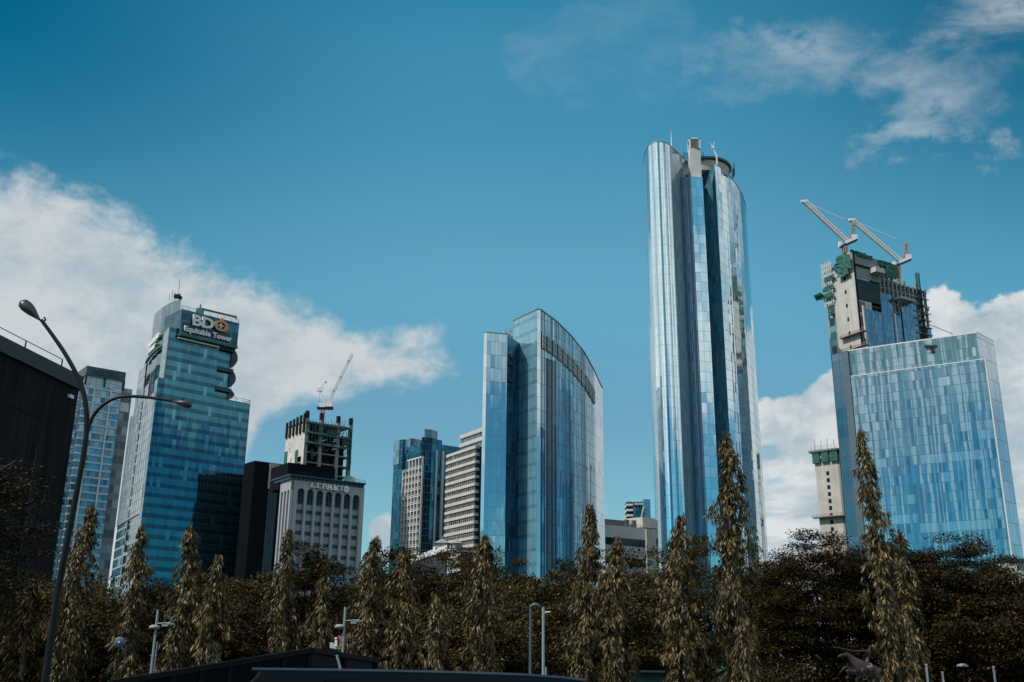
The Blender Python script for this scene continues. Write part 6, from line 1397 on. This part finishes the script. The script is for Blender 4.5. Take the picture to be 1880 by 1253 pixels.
# =================================================================== black car whose roof fills the bottom edge
def car():
    Y = 6.4; P = lambda x, y, d=0: atY(x, y, Y + d)
    x0, x1 = P(440, 1240).x, P(1110, 1240).x; zt = P(700, 1233).z
    t = thing('black_car', 'black car roof along the bottom edge with a blue sky highlight', 'car', ((x0 + x1) / 2, Y + .8, 0))
    pt_ = basic('black_car_paint', (0.002, 0.003, 0.004), 0.25, var=0.1, spec=0.10); gl = basic('car_glass', (0.002, 0.003, 0.004), 0.08, var=0.1, spec=0.12)
    # side profile (x,z) of greenhouse and body, front to the right
    xs = P(462, 1230).x; xe = P(1010, 1244).x
    top = [(xs - 0.08, zt - 0.10), (xs, P(465, 1229).z), (P(600, 1231).x, P(600, 1231).z), (P(720, 1233).x, P(720, 1233).z), (P(850, 1236).x, P(850, 1236).z), (P(960, 1240).x, P(960, 1240).z), (P(1030, 1245).x, P(1030, 1245).z), (P(1075, 1250).x, P(1075, 1250).z), (P(1075, 1250).x + 0.75, 1.03), (P(1075, 1250).x + 1.75, 0.92), (P(1075, 1250).x + 1.9, 0.45), (P(1075, 1250).x + 1.85, 0.28)]
    bot = [(xs - 0.75, 0.28), (xs - 0.80, 0.60), (xs - 0.72, 1.02), (xs - 0.30, 1.10)]
    prof = bot + top; n = len(prof); W = 1.8; vs = []
    for d, ins in ((0, 0.10), (0.06, 0.0), (W - 0.06, 0.0), (W, 0.10)):
        for x, z in prof:
            s = max(0, (z - 1.0) * 0.28); cx = (xs + xe) / 2; vs.append((x + (cx - x) * ins * 0.04, Y + (d if d < W / 2 else d) + (s if d < W / 2 else -s) , z - (ins * 0.35 if z > 1.2 else 0)))
    fs = [tuple(range(n - 1, -1, -1)), tuple(3 * n + k for k in range(n))]
    for r_ in range(3):
        for k in range(n): fs.append((r_ * n + k, r_ * n + (k + 1) % n, (r_ + 1) * n + (k + 1) % n, (r_ + 1) * n + k))
    m = MB(); m.add(vs, fs); m.build('body', pt_, t, smooth=False)
    m = MB(); zz = 1.05; zw = zt - 0.17
    for a, b in ((xs + 0.15, xs + 1.05), (xs + 1.13, P(1075, 1250).x - 0.15)): m.add([(a, Y + 0.005, zz), (b, Y + 0.005, zz), (b - 0.1, Y + 0.115, zw), (a, Y + 0.115, zw), (a, Y + .10, zz), (b, Y + .10, zz), (b - .1, Y + .2, zw), (a, Y + .2, zw)], [(0, 1, 2, 3), (7, 6, 5, 4), (0, 4, 5, 1), (3, 2, 6, 7)])
    m.build('side_window', gl, t)
    for x in (xs - 0.05, P(1075, 1250).x + 1.05):
        for y in (Y + 0.06, Y + W - 0.26):
            m = MB(); m.lathe((x, y, 0.33), [(0.20, 0.0), (0.30, 0.0), (0.33, 0.03), (0.33, 0.17), (0.30, 0.20), (0.20, 0.20)], 24, axis=(0, 1, 0)); wl = m.build('wheel', basic('tyre', (0.01, 0.01, 0.01), 0.9) if 'tyre' not in bpy.data.materials else bpy.data.materials['tyre'], t)
            m = MB(); m.lathe((x, y - 0.005, 0.33), [(0.02, 0), (0.19, 0.0), (0.205, 0.02), (0.2, 0.03)], 18, axis=(0, 1, 0)); m.build('rim', M['steel'], wl)
    m = MB(); m.tube([P(463, 1229.5), P(600, 1231.2), P(720, 1233.2), P(850, 1236.2), P(960, 1240.2), P(1030, 1245.2), P(1075, 1250.2)], 0.011, 8); m.build('roof_moulding', basic('glossy_moulding', (0.02, 0.03, 0.04), 0.08, spec=0.6, var=0.05), t)
car()

# =================================================================== dim bronze rider on a horse under the dark canopy
def statue():
    Y = 52; P = lambda x, y, d=0.0: atY(x, y, Y + d)
    c = P(1580, 1226); t = thing('statue', 'dim bronze rider on a galloping horse with raised arm, under the big dark tree', 'statue', (c.x, Y, 0))
    br = basic('dark_bronze', (0.045, 0.033, 0.035), 0.4, metal=0.4, var=0.35, sc=2.5)
    Z = lambda x, y: (1510 + x / 12.17, 1150 + y / 12.17)
    def skin(name, chains, radii, par):
        vs, es, rs = [], [], []; idx = {}
        for ch in chains:
            prev = None
            for k in ch:
                if k not in idx: idx[k] = len(vs); p, r = radii[k]; vs.append(p); rs.append(r)
                if prev is not None: es.append((idx[prev], idx[k]))
                prev = k
        org = ORG[par.name]; me = bpy.data.meshes.new(name); me.from_pydata([tuple(Vector(v) - org) for v in vs], es, []); o = bpy.data.objects.new(name, me); COL.objects.link(o)
        sk = o.modifiers.new('skin', 'SKIN')
        if not me.skin_vertices: me.skin_vertices.new()
        for i, r in enumerate(rs): me.skin_vertices[0].data[i].radius = (r, r)
        me.skin_vertices[0].data[0].use_root = True
        sb = o.modifiers.new('sub', 'SUBSURF'); sb.levels = sb.render_levels = 2
        dg = bpy.context.evaluated_depsgraph_get(); m2 = bpy.data.meshes.new_from_object(o.evaluated_get(dg)); o.modifiers.clear(); o.data = m2; m2.name = name
        m2.materials.clear(); m2.materials.append(br); m2.polygons.foreach_set('use_smooth', [True] * len(m2.polygons)); o.parent = par; ORG[o.name] = org; return o
    H = {'rump': (P(*Z(1180, 1000)), .34), 'belly': (P(*Z(1020, 960)), .33), 'chest': (P(*Z(840, 900)), .32), 'neck': (P(*Z(680, 760)), .20), 'poll': (P(*Z(560, 640)), .13), 'face': (P(*Z(440, 650)), .10), 'nose': (P(*Z(330, 700)), .06),
         'fl1': (P(*Z(760, 1040), -.15), .13), 'fl2': (P(*Z(560, 990), -.15), .08), 'fl3': (P(*Z(590, 1120), -.15), .05), 'fl4': (P(*Z(520, 1190), -.15), .05),
         'fr1': (P(*Z(740, 1030), .15), .13), 'fr2': (P(*Z(520, 900), .15), .08), 'fr3': (P(*Z(430, 1000), .15), .05), 'fr4': (P(*Z(380, 1060), .15), .05),
         'hl1': (P(*Z(1220, 1180), -.16), .17), 'hl2': (P(*Z(1120, 1300), -.16), .09), 'hl3': (P(*Z(1260, 1440), -.16), .06), 'hl4': (P(*Z(1200, 1700), -.16), .05),
         'hr1': (P(*Z(1250, 1180), .16), .17), 'hr2': (P(*Z(1190, 1320), .16), .09), 'hr3': (P(*Z(1340, 1440), .16), .06), 'hr4': (P(*Z(1290, 1700), .16), .05),
         't1': (P(*Z(1320, 980)), .08), 't2': (P(*Z(1440, 1060)), .09), 't3': (P(*Z(1480, 1240)), .03)}
    skin('horse_body', [('rump', 'belly', 'chest', 'neck', 'poll', 'face', 'nose'), ('chest', 'fl1', 'fl2', 'fl3', 'fl4'), ('chest', 'fr1', 'fr2', 'fr3', 'fr4'), ('rump', 'hl1', 'hl2', 'hl3', 'hl4'), ('rump', 'hr1', 'hr2', 'hr3', 'hr4'), ('rump', 't1', 't2', 't3')], H, t)
    Rr = {'pelvis': (P(*Z(1000, 830)), .13), 'waist': (P(*Z(1020, 720)), .10), 'chest': (P(*Z(1040, 590)), .14), 'neck': (P(*Z(1060, 510)), .055), 'head': (P(*Z(1080, 440)), .095),
          'shl': (P(*Z(950, 560), -.12), .06), 'ell': (P(*Z(700, 560), -.12), .045), 'wrl': (P(*Z(430, 500), -.12), .03), 'hdl': (P(*Z(250, 470), -.12), .045),
          'shr': (P(*Z(1110, 580), .14), .06), 'elr': (P(*Z(1180, 700), .14), .045), 'wrr': (P(*Z(980, 720), .12), .03), 'hdr': (P(*Z(900, 720), .1), .04),
          'kl': (P(*Z(880, 990), -.30), .08), 'al': (P(*Z(1010, 1180), -.32), .05), 'tl': (P(*Z(900, 1210), -.32), .04),
          'kr': (P(*Z(880, 990), .30), .08), 'ar': (P(*Z(1010, 1180), .32), .05)}
    skin('rider_body', [('pelvis', 'waist', 'chest', 'neck', 'head'), ('chest', 'shl', 'ell', 'wrl', 'hdl'), ('chest', 'shr', 'elr', 'wrr', 'hdr'), ('pelvis', 'kl', 'al', 'tl'), ('pelvis', 'kr', 'ar')], Rr, t)
    m = MB(); m.bar(P(*Z(270, 500), -.12), P(*Z(120, 200), -.12), 0.05, 0.015); m.build('sword', br, t)
    m = MB(); m.tube([P(*Z(1100, 430)), P(*Z(1190, 500)), P(*Z(1240, 600)), P(*Z(1310, 720))], [.08, .11, .08, .02], 8); m.build('hair', br, t, smooth=True)
    m = MB()
    for k in range(6): a = P(*Z(960 + k * 20, 830), -.1 - .05 * k); m.tube([a, P(*Z(1040 + k * 25, 960), -.38), P(*Z(1160 - k * 22, 1090), -.40)], [.07, .06, .02], 7)
    m.build('skirt', br, t, smooth=True)
    m = MB(); q = P(*Z(1100, 1500)); b2 = P(*Z(1240, 1700)); m.obox((q.x - 1.6, Y - .7, 0), (3.4, 0, 0), (0, 1.4, 0), (0, 0, max(0.4, b2.z))); m.build('plinth', M['concrete_grey'], t)
statue()

# =================================================================== odds and ends under the trees, lower right
def odds():
    c = atY(1767, 1222, 50); t = thing('park_umbrella', 'small pale domed canopy glimpsed under the dark trees, lower right', 'canopy', (c.x, 50, 0))
    m = MB(); m.lathe((c.x, 50, c.z), [(0.27, -0.06), (0.25, 0.0), (0.16, 0.06), (0.02, 0.09)], 20); m.build('dome', PALE, t, smooth=True)
    m = MB(); m.tube([(c.x, 50, 0), (c.x, 50, c.z)], 0.03, 6); m.build('post', M['darksteel'], t)
    for px, py, h, mt, lab in ((1700, 1222, 0, M['letter'], 'short pale post under the dark trees, left of the small domed canopy'), (1730, 1236, 0, M['offwhite'], 'short cream post under the dark trees, just left of the small domed canopy'), (1824, 1226, 0, M['steel'], 'grey post under the dark trees, right of the small domed canopy')):
        p = atY(px, py, 48); t = thing('short_post', lab, 'post', (p.x, 48, 0)); m = MB(); m.tube([(p.x, 48, 0), (p.x, 48, p.z)], [0.055, 0.05], 8); m.lathe((p.x, 48, p.z), [(0.07, 0), (0.06, 0.05), (0.01, 0.07)], 10); m.build('post', mt, t)
    c = atY(1848, 1232, 60); t = thing('white_van', 'pale parked vehicle partly seen between trunks at the lower right corner', 'van', (c.x + .8, 60, 0))
    m = MB(); m.prism([(c.x - .5, 58.9), (c.x + 4.0, 58.9), (c.x + 4.0, 60.7), (c.x - .5, 60.7)], 0.35, [2.0, 2.15, 2.15, 2.0]); m.build('body', M['white'], t)
    m = MB(); m.box((c.x + 1.8, 58.88, 1.65), (3.6, 0.03, 0.5)); m.build('side_window', M['darkglass'], t)
    for x in (c.x + .4, c.x + 3.2): m = MB(); m.lathe((x, 58.86, 0.35), [(0.1, 0), (0.34, 0), (0.34, 0.2), (0.1, 0.2)], 20, axis=(0, 1, 0)); m.build('wheel', M['black'], t)
    a = atY(1163, 1231, 57); b = atY(1215, 1231, 57); z = atY(1190, 1229, 57).z; t = thing('kiosk', 'low teal walled kiosk glimpsed between the weeping trees, bottom centre right', 'kiosk', ((a.x + b.x) / 2, 57, 0))
    m = MB(); m.box(((a.x + b.x) / 2, 57.6, 0.78), (b.x - a.x, 1.2, 1.56)); m.build('wall', basic('teal_wall', (0.012, 0.06, 0.06), 0.7, var=0.2, sc=1), t)
    m = MB(); m.box(((a.x + b.x) / 2, 57.5, 1.62), (b.x - a.x + .3, 1.6, 0.1)); m.build('roof', M['coping'], t)
odds()
